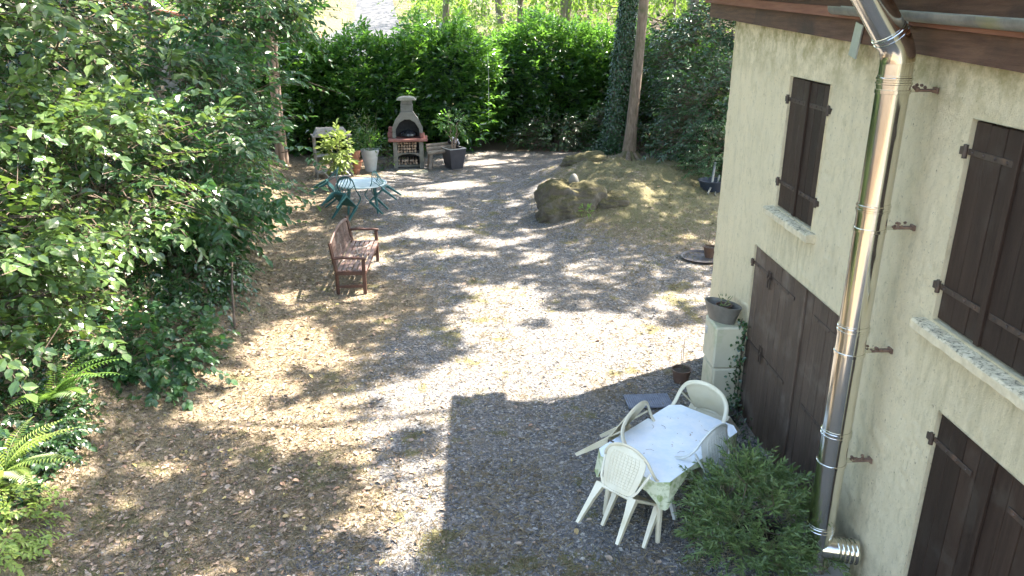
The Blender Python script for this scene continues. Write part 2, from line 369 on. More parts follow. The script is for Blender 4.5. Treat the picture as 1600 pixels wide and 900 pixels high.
def rockm():
    m, t, b = nmat('mossy_rock')
    c = mixc(t, ramp(t, noise(t, 3, 8, .7), .35, .65), (.075, .060, .042), (.20, .175, .14))
    g = t.nodes.new('ShaderNodeNewGeometry'); sp = t.nodes.new('ShaderNodeSeparateXYZ'); t.links.new(g.outputs['Normal'], sp.inputs[0])
    ad = N(t, 'ShaderNodeMath', operation='ADD'); t.links.new(sp.outputs[2], ad.inputs[0])
    sc = N(t, 'ShaderNodeMath', operation='MULTIPLY_ADD'); t.links.new(noise(t, 4, 6, .7), sc.inputs[0]); sc.inputs[1].default_value = 2.4; sc.inputs[2].default_value = -1.2
    t.links.new(sc.outputs[0], ad.inputs[1])
    c = mixc(t, ramp(t, ad.outputs[0], -.05, .5), c, mixc(t, ramp(t, noise(t, 40, 4), .35, .65), (.070, .062, .024), (.155, .13, .06)))
    t.links.new(c, b.inputs['Base Color']); b.inputs['Roughness'].default_value = .95
    n = bump(t, noise(t, 9, 8, .75), 1, .06, None); bump(t, noise(t, 70, 4, .8), .6, .012, b, n); return m
M['rock'] = rockm()
M['asphalt'] = mat('asphalt', (.05, .05, .054), (.075, .075, .08), .9, 8, .5, 90)
M['line'] = mat('white_cord', (.7, .7, .68), (.75, .75, .72), .7)

# ---------------------------------------------------------------- leaves
FINE = (np.array([[0, 0, 0], [.22, .36, .05], [.6, .42, .06], [1, 0, -.12], [.6, -.42, .06], [.22, -.36, .05], [.45, 0, -.03]]),
        np.array([[6, 0, 1], [6, 1, 2], [6, 2, 3], [6, 3, 4], [6, 4, 5], [6, 5, 0]]))
MID = (np.array([[0, 0, 0], [.45, .5, .08], [1, 0, -.06], [.45, -.5, .08]]), np.array([[0, 2, 1], [0, 3, 2]]))
def unit(a): return a / np.maximum(np.linalg.norm(a, axis=-1, keepdims=True), 1e-9)
def leafgeo(P, D, Nn, L, W, tmpl=MID):
    D = unit(D); Nn = unit(Nn - D * np.sum(Nn * D, -1, keepdims=True)); Sd = np.cross(Nn, D)
    T, Fc = tmpl; n = len(P); k = len(T)
    L = np.broadcast_to(np.asarray(L, float), (n,)); W = np.broadcast_to(np.asarray(W, float), (n,))
    V = P[:, None] + D[:, None] * (T[None, :, 0, None] * L[:, None, None]) + Sd[:, None] * (T[None, :, 1, None] * W[:, None, None]) + Nn[:, None] * (T[None, :, 2, None] * L[:, None, None])
    F = Fc[None] + (np.arange(n) * k)[:, None, None]
    return V.reshape(-1, 3), F.reshape(-1, 3), k
def leafobj(name, P, D, Nn, L, W, m, parent=None, tmpl=MID, smooth=False, kind='stuff', tint=None):
    V, F, k = leafgeo(P, D, Nn, L, W, tmpl)
    tn = np.repeat(rng.random(len(P)) * .95 if tint is None else tint, k)
    me = npmesh(name, V, F, 3, smooth, tn); me.materials.append(m)
    o = link(bpy.data.objects.new(name, me), parent)
    if kind: o['kind'] = kind
    return o
def rdir(n): return unit(rng.normal(size=(n, 3)))
def sprays(C0, O, length, K, llen, droop=.25, angle=.9, jit=.35, ldrop=.45):
    """C0 spray base points, O outward dirs -> alternate leaves along each twig"""
    n = len(C0); O = unit(O)
    t = (np.arange(K) + .6) / K
    ln = length * rng.uniform(.7, 1.25, n)
    base = C0[:, None] + O[:, None] * (t[None, :, None] * ln[:, None, None])
    base[:, :, 2] -= droop * (t[None] ** 2) * ln[:, None]
    side = unit(np.cross(O, np.array([0, 0, 1.]) + rng.normal(size=(n, 3)) * .25))
    sg = np.where(np.arange(K) % 2 == 0, 1, -1)
    D = O[:, None] * math.cos(angle) + side[:, None] * sg[None, :, None] * math.sin(angle) + rng.normal(size=(n, K, 3)) * jit * .5
    D[:, -1] = O + rng.normal(size=(n, 3)) * .15
    D[:, :, 2] -= ldrop
    Nn = np.cross(side, O)[:, None] * 1.0; Nn = np.where(Nn[..., 2:3] < 0, -Nn, Nn)
    Nn = Nn + rng.normal(size=(n, K, 3)) * jit + O[:, None] * np.array([.45, .45, 0])
    L = llen * rng.uniform(.45, 1.35, (n, K))
    ends = base[:, -1].copy()
    return base.reshape(-1, 3), D.reshape(-1, 3), Nn.reshape(-1, 3), L.ravel(), ends
def twigmesh(A, B, r):
    n = len(A); d = unit(B - A); u = unit(np.cross(d, np.array([.3, .2, 1.]))); v = np.cross(d, u)
    V = []
    for q, rr in ((A, r), (B, r * .35)):
        for k in range(3):
            a = 2.094 * k; V.append(q + u * math.cos(a) * rr + v * math.sin(a) * rr)
    V = np.stack(V, 1).reshape(-1, 3)
    F = np.array([[0, 1, 4], [0, 4, 3], [1, 2, 5], [1, 5, 4], [2, 0, 3], [2, 3, 5]])[None] + (np.arange(n) * 6)[:, None, None]
    return V, F.reshape(-1, 3)
def crookpath(a, b, n=6, j=.06):
    a = Vector(a); b = Vector(b); L = (b - a).length; p = []
    for i in range(n + 1):
        t = i / n; q = a.lerp(b, t)
        if 0 < i < n: q += Vector((random.gauss(0, j), random.gauss(0, j), random.gauss(0, j * .4))) * L
        p.append(q)
    return p
single_leaf_mesh = {}
def leafmesh(m, wl):
    key = (m.name, wl)
    if key not in single_leaf_mesh:
        V, F, k = leafgeo(np.zeros((1, 3)), np.array([[1., 0, 0]]), np.array([[0, 0, 1.]]), 1, wl, FINE)
        me = npmesh('leaf', V, F, 3, False, np.zeros(k)); me.materials.append(m); single_leaf_mesh[key] = me
    return single_leaf_mesh[key]
def leafparts(P, D, Nn, L, m, wl, parent):
    me = leafmesh(m, wl); D = unit(D); Nn = unit(Nn - D * np.sum(Nn * D, -1, keepdims=True)); Sd = np.cross(Nn, D)
    for i in range(len(P)):
        o = bpy.data.objects.new('leaf', me); col.objects.link(o); o.parent = parent
        l = float(L[i]); o.matrix_basis = Matrix((
            (D[i][0] * l, Sd[i][0] * l, Nn[i][0] * l, P[i][0]), (D[i][1] * l, Sd[i][1] * l, Nn[i][1] * l, P[i][1]),
            (D[i][2] * l, Sd[i][2] * l, Nn[i][2] * l, P[i][2]), (0, 0, 0, 1)))
CAMP = np.array([0, 0, CAMH])
def shrub(name, label, cat, c, r, m, nspray, llen, slen=.55, K=10, wl=.62, group=None, parts=0, stems=5, ground=None, fine=True, droop=.25, shell=.55, bias=None, twigs=True, bark='twig', angle=.9, boughs=0):
    """a shrub: stems from the ground, twigs, leaves in sprays filling the outer part of an ellipsoid"""
    c = np.array(c, float); r = np.array(r, float)
    gz = hz(c[0], c[1]) if ground is None else ground
    t = thing(name, label, cat, (c[0], c[1], gz), 0, group); off = np.array([c[0], c[1], gz])
    d = rdir(nspray)
    if bias is not None: d = unit(d + np.array(bias) * rng.random((nspray, 1)) * 1.4)
    lump = 1 + .22 * np.sin(d[:, 0] * 5 + c[0]) * np.cos(d[:, 1] * 4 + c[1] * 2) + .15 * np.sin(d[:, 2] * 7 + c[1])
    rad = (shell + (1 - shell) * rng.random(nspray) ** .6) * lump
    C0 = c + d * r * rad[:, None]
    if boughs:
        bi = rng.integers(0, boughs, nspray); bd = d[:boughs][bi]; sg = float(r[:2].mean()) * .27
        C0 = C0[:boughs][bi] + rng.normal(size=(nspray, 3)) * np.array([sg, sg, sg * .22]) - np.array([0, 0, 1.]) * (rng.random((nspray, 1)) ** 3) * .25
        d = unit(bd + rng.normal(size=(nspray, 3)) * .35)
    zz = height(C0[:, 0], C0[:, 1]) + .05; C0[:, 2] = np.maximum(C0[:, 2], zz + .1 * rng.random(nspray))
    O = d * np.array([1, 1, .35]) + rng.normal(size=(nspray, 3)) * .35; O[:, 2] += .12
    P, D, Nn, L, ends = sprays(C0, O, slen, K, llen, droop, angle)
    P -= off; C0 -= off; ends = ends - off
    if parts:
        dist = np.linalg.norm(P + off - CAMP, axis=1) / L
        idx = np.argsort(dist)[:parts]; msk = np.ones(len(P), bool); msk[idx] = False
        leafparts(P[idx], D[idx], Nn[idx], L[idx], m, wl, t)
        P, D, Nn, L = P[msk], D[msk], Nn[msk], L[msk]
    leafobj('foliage', P, D, Nn, L, L * wl, m, t, FINE if fine else MID)
    if twigs:
        V, F = twigmesh(C0 - unit(O) * slen * .5, ends, llen * .05)
        me = npmesh('twig', V, F, 3); me.materials.append(M[bark]); o = link(bpy.data.objects.new('twig', me), t); o['kind'] = 'stuff'
    for k in range(stems):
        i = random.randrange(nspray); e = C0[i] * .92
        a = Vector((random.uniform(-.15, .15) * r[0], random.uniform(-.15, .15) * r[1], -.05))
        L0 = (Vector(e) - a).length
        MB().tube(crookpath(a, e, 6, .05), [max(.006, .018 * L0 ** .5 * (1 - q / 7.5)) for q in range(7)], 6).build('stem', M[bark], t, True)
    return t

# ================================================================= SETTING
def lines(segs):
    out = []
    for a, b, st in segs: out += list(np.arange(a, b, st))
    return np.array(out)
xs = lines([(-400, -60, 20), (-60, -20, 2.5), (-20, -9, .5), (-9, 6.5, .07), (6.5, 14, .5), (14, 60, 2.5), (60, 401, 20)])
ys = lines([(-40, -4, 3), (-4, 3, .5), (3, 14, .07), (14, 27, .11), (27, 50, .4), (50, 110, 2), (110, 700, 25)])
X, Y = np.meshgrid(xs, ys); Z = height(X, Y)
litter_d = bank_x(Y) + 2.5 - X + (fbm(X, Y, .7, 11) - .5) * 2.6
litter = sst(-1.2, 1.1, litter_d)
litter = np.maximum(litter, sst(.45, .6, fbm(X, Y, .55, 21)) * .35)
mound = np.exp(-(((X - 4.2) / 2.9) ** 2 + ((Y - 19.3) / 4.8) ** 2) ** 2)
moss = np.maximum(sst(.66, .76, fbm(X, Y, 1.3, 31)) * .5, mound * (.42 + .5 * fbm(X, Y, 1.4, 37)))
litter = np.maximum(litter, mound * .95)
moss = np.maximum(moss, .62 * sst(.66, .74, fbm(X, Y, 2.6, 33))) * sst(25, 22.5, Y)
soil = np.maximum(sst(25.5, 28, Y + (fbm(X, Y, .4, 41) - .5) * 4), sst(.3, 2.2, bank_x(Y) - .1 - X)) * .9
moss = np.maximum(moss, sst(32, 35, Y)); soil = soil * (1 - .55 * sst(32, 35, Y))
soil = np.maximum(soil, sst(5.6, 6.6, X) * .8 * sst(12, 15, Y))
nx, ny = len(xs), len(ys)
I = (np.arange(ny - 1)[:, None] * nx + np.arange(nx - 1)[None]).ravel()
me = npmesh('ground', np.stack([X, Y, Z], -1), np.stack([I, I + 1, I + nx + 1, I + nx], 1), 4, True, None, dict(litter=litter, moss=moss, soil=soil))
me.materials.append(M['ground']); tag(link(bpy.data.objects.new('ground', me)), kind='structure')

def litw(x, y): return sst(-1.2, 1.1, bank_x(y) + 2.5 - x + (fbm(x, y, .7, 11) - .5) * 2.6)
def scatter(n, ymin, ymax, p=1.0):
    """random ground points inside the yard with density falling off with distance"""
    u = rng.random(n); y = ymin * (ymax / ymin) ** (u ** p)
    hw = .70 * y + .4
    x = rng.uniform(-1, 1, n) * hw + .04 * y
    k = (x > -9) & ((x < 3.05) | (y > 10.1)) & (x < 8)
    return x[k], y[k]
# crushed stone
x, y = scatter(120000, 4.9, 21)
dens = (1 - .8 * litw(x, y)) * (1 - .75 * sst(.5, .62, fbm(x, y, 1.1, 51))) * sst(8, 4.5, np.abs(x + .5) / 1.2) * (1 - np.exp(-(((x - 4.2) / 2.7) ** 2 + ((y - 19.3) / 4.4) ** 2) ** 2))
k = rng.random(len(x)) < dens; x, y = x[k][:52000], y[k][:52000]; n = len(x)
rk = np.array([[-1, -.6, -.5], [.9, -.8, -.4], [1, .7, -.5], [-.7, .9, -.5], [-.6, -.5, .6], [.6, -.5, .5], [.5, .6, .7], [-.5, .5, .5]])
fq = np.array([[3, 2, 1, 0], [4, 5, 6, 7], [0, 1, 5, 4], [1, 2, 6, 5], [2, 3, 7, 6], [3, 0, 4, 7]])
sz = rng.lognormal(math.log(.0068), .42, n) * (1 + .35 * sst(8, 16, y)); sz = np.clip(sz, .004, .022)
V = rk[None] * (1 + rng.normal(size=(n, 8, 3)) * .22) * sz[:, None, None] * rng.uniform(.6, 1.4, (n, 1, 3))
an = rng.uniform(0, 6.28, n); ca, sa = np.cos(an)[:, None], np.sin(an)[:, None]
V = np.stack([V[..., 0] * ca - V[..., 1] * sa + x[:, None], V[..., 0] * sa + V[..., 1] * ca + y[:, None], V[..., 2] * .8 + (height(x, y) + sz * .25)[:, None]], -1)
me = npmesh('gravel', V, fq[None] + (np.arange(n) * 8)[:, None, None], 4, False, np.repeat(rng.random(n), 8)); me.materials.append(M['stone'])
tag(link(bpy.data.objects.new('gravel', me)), 'loose grey crushed stone spread over the yard between bank and house', 'gravel', kind='stuff')
# fallen leaves
x, y = scatter(52000, 4.9, 27)
k = rng.random(len(x)) < .06 + .75 * litw(x, y) + .3 * sst(24, 27, y); x, y = x[k], y[k]; n = len(x)
P = np.stack([x, y, height(x, y) + .008 + .012 * rng.random(n)], 1); D = rdir(n); D[:, 2] *= .25; Nn = np.array([0, 0, 1.]) + rng.normal(size=(n, 3)) * .35
L = (.020 + .070 * rng.random(n) ** 2.6) * (1 + .3 * sst(8, 14, y))
o = leafobj('fallen_leaves', P, D, Nn, L, L * rng.uniform(.45, .8, n), M['fallen'], None, FINE)
tag(o, 'dry brown and orange fallen leaves strewn thickest along the foot of the left bank', 'leaves')
# dry straw and moss-green grass blades
x, y = scatter(190000, 4.9, 24)
pm = .26 + .55 * litw(x, y) + .5 * sst(.52, .64, fbm(x, y, 1.1, 51)) + 1.2 * np.exp(-(((x - 4.3) / 2.8) ** 2 + ((y - 19) / 4.5) ** 2) ** 2)
k = rng.random(len(x)) < pm; x, y = x[k][:75000], y[k][:75000]; n = len(x)
P = np.stack([x, y, height(x, y) + .004], 1); D = rdir(n); D[:, 2] = np.abs(D[:, 2]) * .5 + .03
o = leafobj('dry_grass', P, D, rdir(n) * .6 + [0, 0, 1], rng.uniform(.03, .10, n), rng.uniform(.0025, .006, n) * (1 + sst(8, 18, y)), M['straw'], None, MID)
tag(o, 'dry straw coloured grass bits flattened into the gravel and the bank', 'dry grass')
# dark ivy leaves added on the steep bank, standing in for shaded bush gaps
n = 34000; y = rng.uniform(5.4, 27, n); x = bank_x(y) - .25 - rng.random(n) ** 1.3 * 5.5
k = fbm(x, y, 1.6, 55) > .36 - .2 * sst(.3, 1.2, bank_x(y) - x); x, y = x[k], y[k]; n = len(x)
P = np.stack([x, y, height(x, y) + .01 + .12 * rng.random(n) ** 2], 1); D = rdir(n) * [1, 1, .3]
L = rng.uniform(.05, .10, n)
o = leafobj('dark_fill_ivy', P, D, rdir(n) * .6 + [.35, -.2, .9], L, L * .8, M['dark_leaf'], None, MID)
tag(o, 'added carpet of dark ivy leaves standing in for shade under the left bank bushes', 'ivy')
x, y = scatter(120000, 4.9, 24)
pm = .5 * sst(.66, .76, fbm(x, y, 1.3, 31)) + .8 * sst(.66, .74, fbm(x, y, 2.6, 33)) + .35 * sst(-.6, .6, bank_x(y) + .5 - x) + .6 * np.exp(-(((x - 4.3) / 2.8) ** 2 + ((y - 19) / 4.5) ** 2) ** 2)
k = rng.random(len(x)) < pm; x, y = x[k][:42000], y[k][:42000]; n = len(x)
P = np.stack([x, y, height(x, y) + .002], 1); D = rdir(n) * .8; D[:, 2] = np.abs(D[:, 2]) + .3
hh = rng.uniform(.015, .05, n) * (1 + .8 * (x > 1.8) * (y > 14)) * (1 + 2.2 * sst(-.2, .8, bank_x(y) + .2 - x))
o = leafobj('green_grass', P, D, rdir(n), hh, rng.uniform(.003, .006, n) * (1 + sst(8, 18, y)), M['grass'], None, MID)
tag(o, 'small green grass and moss tufts growing through the gravel', 'grass')

# road on the rise beyond the hedge
V = []; F = []
for i, yy in enumerate(np.linspace(38, 130, 60)):
    cx = -6.6 - (yy - 45) * .13; hw = 2.6
    for j, dx in enumerate(np.linspace(-hw, hw, 7)): V.append((cx + dx, yy, float(height(cx, yy)) + .16 + .012 * (2.6 - abs(dx))))
    if i:
        b = (i - 1) * 7
        for j in range(6): F.append((b + j, b + j + 1, b + j + 8, b + j + 7))
tag(MB().add(V, F).build('road', M['asphalt'], None, True), kind='structure')

# ================================================================= HOUSE
WX = 3.14; YE = 9.93
house = thing('house', 'two storey farmhouse with rough cream rendered wall and brown shutters on the right', 'house', (WX, 5, 0))
HO = Vector((WX, 5, 0))
def hb(mb, name, m, parent=house, smooth=False):
    off = Vector((0, 0, 0)); q = parent
    while q is not None: off += q.location; q = q.parent
    mb.v = [tuple(Vector(v) - off) for v in mb.v]; return mb.build(name, m, parent, smooth)
holes = [(6.97, 7.91, 2.71, 4.06), (3.87, 4.85, 2.66, 4.04), (5.74, 8.37, -.2, 2.15), (3.35, 4.58, -.2, 2.09)]
st = .024
gy = list(np.arange(2.9, YE, st)) + [YE]; gz_ = list(np.arange(-.2, 4.72, st)) + [4.72]
for a, b, c, d in holes:   # snap lines to the openings
    for arr, vals in ((gy, (a, b)), (gz_, (c, d))):
        for v in vals:
            i = int(np.argmin([abs(q - v) for q in arr])); arr[i] = v
gy = np.array(gy); gz_ = np.array(gz_)
YY, ZZ = np.meshgrid(gy, gz_)
dx = (fbm(YY, ZZ, 19, 61, 3) - .5) * .020 + (fbm(YY, ZZ, 1.2, 65) - .5) * .02 
edge = sst(YE - .10, YE, YY); XX = WX + dx + edge * .02
Yv = YY + (YY > YE - .02) * (fbm(ZZ, ZZ * 0, 12, 71) - .5) * .03
ny_, nz_ = len(gy), len(gz_)
cy = (gy[:-1] + gy[1:]) / 2; cz = (gz_[:-1] + gz_[1:]) / 2
CY, CZ = np.meshgrid(cy, cz); keep = np.ones(CY.shape, bool)
for a, b, c, d in holes: keep &= ~((CY > a) & (CY < b) & (CZ > c) & (CZ < d))
I = (np.arange(nz_ - 1)[:, None] * ny_ + np.arange(ny_ - 1)[None]); I = I[keep]
me = npmesh('wall', np.stack([XX - WX, Yv - 5, ZZ], -1), np.stack([I + 1, I, I + ny_, I + ny_ + 1], 1), 4, True); me.materials.append(M['stucco'])
link(bpy.data.objects.new('wall', me), house)
mb = MB()   # reveals, gable end and the plain rest of the walls
for a, b, c, d in holes:
    x0, x1 = WX - .012, WX + .22
    mb.add([(x0, a, c), (x1, a, c), (x1, a, d), (x0, a, d)], [(0, 1, 2, 3)]); mb.add([(x0, b, c), (x0, b, d), (x1, b, d), (x1, b, c)], [(0, 1, 2, 3)])
    mb.add([(x0, a, d), (x1, a, d), (x1, b, d), (x0, b, d)], [(0, 1, 2, 3)]); mb.add([(x0, a, c), (x0, b, c), (x1, b, c), (x1, a, c)], [(0, 1, 2, 3)])
mb.box((WX + 2.7, YE - .16, 2.26), (5.36, .3, 4.92)); mb.box((WX + 5.3, 3.0, 2.26), (.16, 13.2, 4.92))
mb.box((WX + .14, -.3, 2.26), (.28, 6.36, 4.92)); mb.box((WX + 2.7, -3.4, 2.26), (5.36, .3, 4.92))
mb.add([(WX + .22, 2.9, -.2), (WX + .22, YE - .3, -.2), (WX + .22, YE - .3, 4.7), (WX + .22, 2.9, 4.7)], [(0, 1, 2, 3)])
hb(mb, 'side_wall', M['stucco'])
def yz_beam(x, t, a, b, name, m, bev=.008):   # a=(y,z0,z1) far, b near; board in the wall's direction
    mb = MB(); P = [(x, a[0], a[1]), (x + t, a[0], a[1]), (x + t, a[0], a[2]), (x, a[0], a[2]), (x, b[0], b[1]), (x + t, b[0], b[1]), (x + t, b[0], b[2]), (x, b[0], b[2])]
    mb.add(P, [(0, 1, 2, 3), (7, 6, 5, 4), (0, 4, 5, 1), (1, 5, 6, 2), (2, 6, 7, 3), (3, 7, 4, 0)]); return hb(mb, name, m)
# tilt: the far end sits about 4 cm per metre higher
yz_beam(WX - .13, .2, (10.58, 4.60, 4.80), (2.9, 4.31, 4.53), 'wall_beam', M['beam'])
yz_beam(WX - .20, .045, (10.61, 4.775, 4.85), (2.9, 4.50, 4.585), 'fascia_board', M['redboard'])
mb = MB()
for k in range(9):
    a = math.pi * k / 8
prof = [(WX - .205 - .055 + .055 * math.cos(a), .055 - .06 * math.sin(a)) for a in np.linspace(0, math.pi, 9)]
prof += [(p[0] * 1 , p[1] + .006) for p in reversed(prof)]
mb.add([(p[0], 6.55, 4.66 + p[1]) for p in prof] + [(p[0], 2.9, 4.545 + p[1]) for p in prof], [(i, i + 1, 18 + i + 1, 18 + i) for i in range(17)])
hb(mb, 'gutter', M['zinc'], smooth=True)
yz_beam(WX - .12, .05, (10.60, 4.80, 4.95), (2.9, 4.53, 4.97), 'soffit_board', M['beam'])
mb = MB()   # roof: two pitches of tiles on boards
for s_, xa, xb in ((1, WX - .40, 5.84), (-1, 8.9, 5.84)):
    za, zb = 4.93, 6.25
    n = 26
    for i in range(n):
        t0, t1 = i / n, (i + 1) / n
        x0, x1 = xa + (xb - xa) * t0, xa + (xb - xa) * t1; z0, z1 = za + (zb - za) * t0, za + (zb - za) * t1
        P = [(x0, -3.9, z0 + .055), (x0, 10.64, z0 + .055), (x1, 10.64, z1 + .03), (x1, -3.9, z1 + .03), (x0, -3.9, z0), (x0, 10.64, z0), (x1, 10.64, z1), (x1, -3.9, z1)]
        mb.add(P, [(0, 1, 2, 3), (7, 6, 5, 4), (0, 4, 5, 1), (1, 5, 6, 2), (2, 6, 7, 3), (3, 7, 4, 0)])
hb(mb, 'roof', M['tile'])
mb = MB()
for s_, xa, xb in ((1, WX - .36, 5.84), (-1, 8.86, 5.84)):
    mb.add([(xa, -3.9, 4.90), (xa, 10.62, 4.90), (xb, 10.62, 6.22), (xb, -3.9, 6.22)], [(0, 1, 2, 3)])
mb.add([(WX, YE, 4.7), (8.6, YE, 4.7), (5.84, YE, 6.2)], [(0, 1, 2)])
hb(mb, 'roof_boards', M['redboard'])
# galvanised strap and outlet by the beam
hb(MB().box((WX - .145, 6.32, 4.46), (.012, .13, .26), Matrix.Rotation(R(12), 4, 'X')), 'beam_strap', M['galv'])
hb(MB().tube([(WX - .33, 5.72, 4.73), (WX - .26, 5.6, 4.66), (WX - .17, 5.5, 4.60)], [.04, .042, .045], 14), 'downpipe_outlet', M['galv'], smooth=True)

def plank_leaf(y0, y1, z0, z1, x, m, npl, parent, gap=.005, th=.03, ragged=.012):
    wd = (y1 - y0) / npl
    for i in range(npl):
        a, b = y0 + i * wd + gap / 2, y0 + (i + 1) * wd - gap / 2
        dz = random.uniform(-ragged, 0); dxx = random.uniform(-.003, .003)
        hb(MB().box((x + dxx + th / 2, (a + b) / 2, (z0 + z1 + dz) / 2), (th, b - a, z1 - z0 + dz), None, .005), 'plank', m, parent)
def strap(y0, y1, z, x, parent, hinge_side=1, bolts=4, w_=.04):
    hb(MB().box((x - .004, (y0 + y1) / 2, z), (.008, abs(y1 - y0), w_), None, .002), 'strap_hinge', M['iron'], parent)
    for i in range(bolts):
        mb = MB(); yb = y0 + (y1 - y0) * (i + .5) / bolts; mb.lathe([(.011, 0), (.011, .004), (.006, .009)], 8, M=Matrix.Translation((x - .008, yb, z)) @ Matrix.Rotation(R(-90), 4, 'Y'))
        hb(mb, 'bolt', M['iron'], parent)
    ye = y0 if hinge_side < 0 else y1
    hb(MB().tube([(x - .02, ye, z - .045), (x - .02, ye, z + .045)], .017, 10).box((x, ye + .03 * hinge_side, z), (.05, .05, .05)), 'hinge_pin', M['iron'], parent, True)
def opening(name, y0, y1, z0, z1, m, npl, zs, pin_x, lab, sl=.8, x=WX + .012, mid=None):
    ym = (y0 + y1) / 2 if mid is None else mid
    for i, (a, b, side) in enumerate(((ym + .004, y1 - .008, 1), (y0 + .008, ym - .004, -1))):
        p = bpy.data.objects.new(name, None); col.objects.link(p); p.parent = house; p.location = Vector((x, (a + b) / 2, z0)) - HO
        p['label'] = lab[i]
        plank_leaf(a, b, z0 + .015, z1 - .008, x, m, max(3, round(npl * (b - a) / (y1 - ym))) if mid else npl, p)
        for z in zs:
            L = (b - a) * sl
            if side > 0: strap(b - L, b + .02, z, x - .002, p, 1)
            else: strap(a - .02, a + L, z, x - .002, p, -1)
        if i == 0: hb(MB().box((x - .012, a + .005, (z0 + z1) / 2), (.022, .05, z1 - z0 - .03), None, .004), 'cover_strip', m, p)
    return
opening('shutter', 6.97, 7.91, 2.71, 4.06, M['shutter'], 3, (2.98, 3.83), 0, ('far leaf of the narrow closed upper shutters', 'near leaf of the narrow closed upper shutters'), .92)
opening('shutter', 3.87, 4.85, 2.66, 4.04, M['shutter'], 3, (2.90, 3.83), 0, ('far leaf of the upper shutters nearest the camera', 'near leaf of the upper shutters nearest the camera'), .92)
opening('barn_door', 5.74, 8.37, -.03, 2.15, M['door'], 9, (.98, 1.93), 0, ('far leaf of the tall brown double barn door', 'near leaf of the tall brown double barn door behind the flue'), .82, mid=6.90)
opening('barn_door', 3.35, 4.58, -.03, 2.09, M['shutter'], 4, (.5, 1.86), 0, ('far leaf of the dark brown double door nearest the camera', 'near leaf of the dark brown double door nearest the camera'), .7)
for z in (1.0, 1.9):    # sliding bolts on the big door
    for dy in (7.86, 7.80):
        hb(MB().box((WX - .014, dy, z), (.016, .018, .20), None, .004).box((WX - .024, dy, z + .03), (.016, .03, .03)), 'door_bolt', M['iron'])
def sill(y0, y1, z):
    ns = int((y1 - y0) / .03); mb = MB()
    def f(u, v):
        yy = y0 + u * (y1 - y0); a = v * 4
        pts = [(WX + .2, z + .115), (WX - .085, z + .10), (WX - .10, z + .085), (WX - .095, z + .028), (WX + .02, z + .01)]
        p = pts[min(4, int(round(a)))]; j = float((fbm(yy, a, 14, 81) - .5) * .014)
        return (p[0] + j, yy, p[1] + j * .6)
    mb.grid(f, ns, 4)
    for e in (y0, y1): mb.add([(WX + .2, e, z + .115), (WX - .085, e, z + .10), (WX - .10, e, z + .085), (WX - .095, e, z + .028), (WX + .02, e, z + .01)], [(0, 1, 2, 3, 4)])
    return hb(mb, 'window_sill', M['sill'], smooth=True)
def sillm():
    m, t, b = nmat('mossy_sill')
    g = t.nodes.new('ShaderNodeNewGeometry'); sp = t.nodes.new('ShaderNodeSeparateXYZ'); t.links.new(g.outputs['Normal'], sp.inputs[0])
    mm = N(t, 'ShaderNodeMath', operation='MULTIPLY'); t.links.new(ramp(t, sp.outputs[2], .5, .8), mm.inputs[0]); t.links.new(ramp(t, noise(t, 30, 6, .8), .50, .60), mm.inputs[1])
    c = mixc(t, mm.outputs[0], mixc(t, ramp(t, noise(t, 12, 5), .4, .6), (.50, .43, .30), (.62, .54, .38)), (.13, .12, .085))
    t.links.new(c, b.inputs['Base Color']); b.inputs['Roughness'].default_value = .9
    bump(t, noise(t, 60, 6, .8), .8, .006, b); return m
M['sill'] = sillm()
sill(6.86, 8.02, 2.59); sill(3.72, 4.96, 2.53)

# ================================================================= FLUE
fx, fy, fr = 2.80, 5.27, .108
flue = thing('steel_flue', 'shiny stainless steel chimney flue running up the cream wall', 'chimney pipe', (fx, fy, 0))
def fl(mb, name, m, smooth=True): mb.v = [tuple(Vector(v) - Vector((fx, fy, 0))) for v in mb.v]; return mb.build(name, m, flue, smooth)
joints = [.62, 1.52, 2.42, 3.36, 4.24]
zs = [.25] + joints + [4.36]
for a, b in zip(zs[:-1], zs[1:]): fl(MB().tube([(fx, fy, a + .004), (fx, fy, b - .004)], fr, 40), 'pipe_section', M['steel'])
def ringprof(r): return [(r * .96, -.038), (r + .004, -.036), (r + .004, -.024), (r + .0095, -.020), (r + .0095, -.010), (r + .004, -.006), (r + .004, .006), (r + .0095, .010), (r + .0095, .020), (r + .004, .024), (r + .004, .036), (r * .96, .038)]
for z in joints: fl(MB().lathe(ringprof(fr), 40, (fx, fy, z)), 'joint_band', M['steel'])
# elbow and the raking length that leaves the wall
e0 = Vector((fx, fy, 4.36)); dr = Vector((-.62, -.08, .78)).normalized()
path = [e0]; d = Vector((0, 0, 1))
for k in range(1, 7):
    dd = d.lerp(dr, k / 6).normalized(); path.append(path[-1] + dd * .028)
fl(MB().tube(path, fr + .002, 40), 'elbow', M['steel'])
p0 = path[-1]
def orient(p, d): return Matrix.Translation(p) @ d.to_track_quat('Z', 'Y').to_matrix().to_4x4()
fl(MB().lathe(ringprof(fr), 40, M=orient(p0 + dr * .03, dr)), 'joint_band', M['steel'])
fl(MB().tube([p0 + dr * .03, p0 + dr * .52], fr, 40), 'pipe_section', M['steel'])
fl(MB().lathe(ringprof(fr), 40, M=orient(p0 + dr * .43, dr)), 'joint_band', M['steel'])
p1 = p0 + dr * .52
fl(MB().tube([p1, p1 + dr * .06, p1 + (dr + Vector((0, 0, .6))).normalized() * .14, p1 + dr * .05 + Vector((-.02, 0, .30)), p1 + dr * .05 + Vector((-.02, 0, .55))], fr, 40), 'pipe_section', M['steel'])
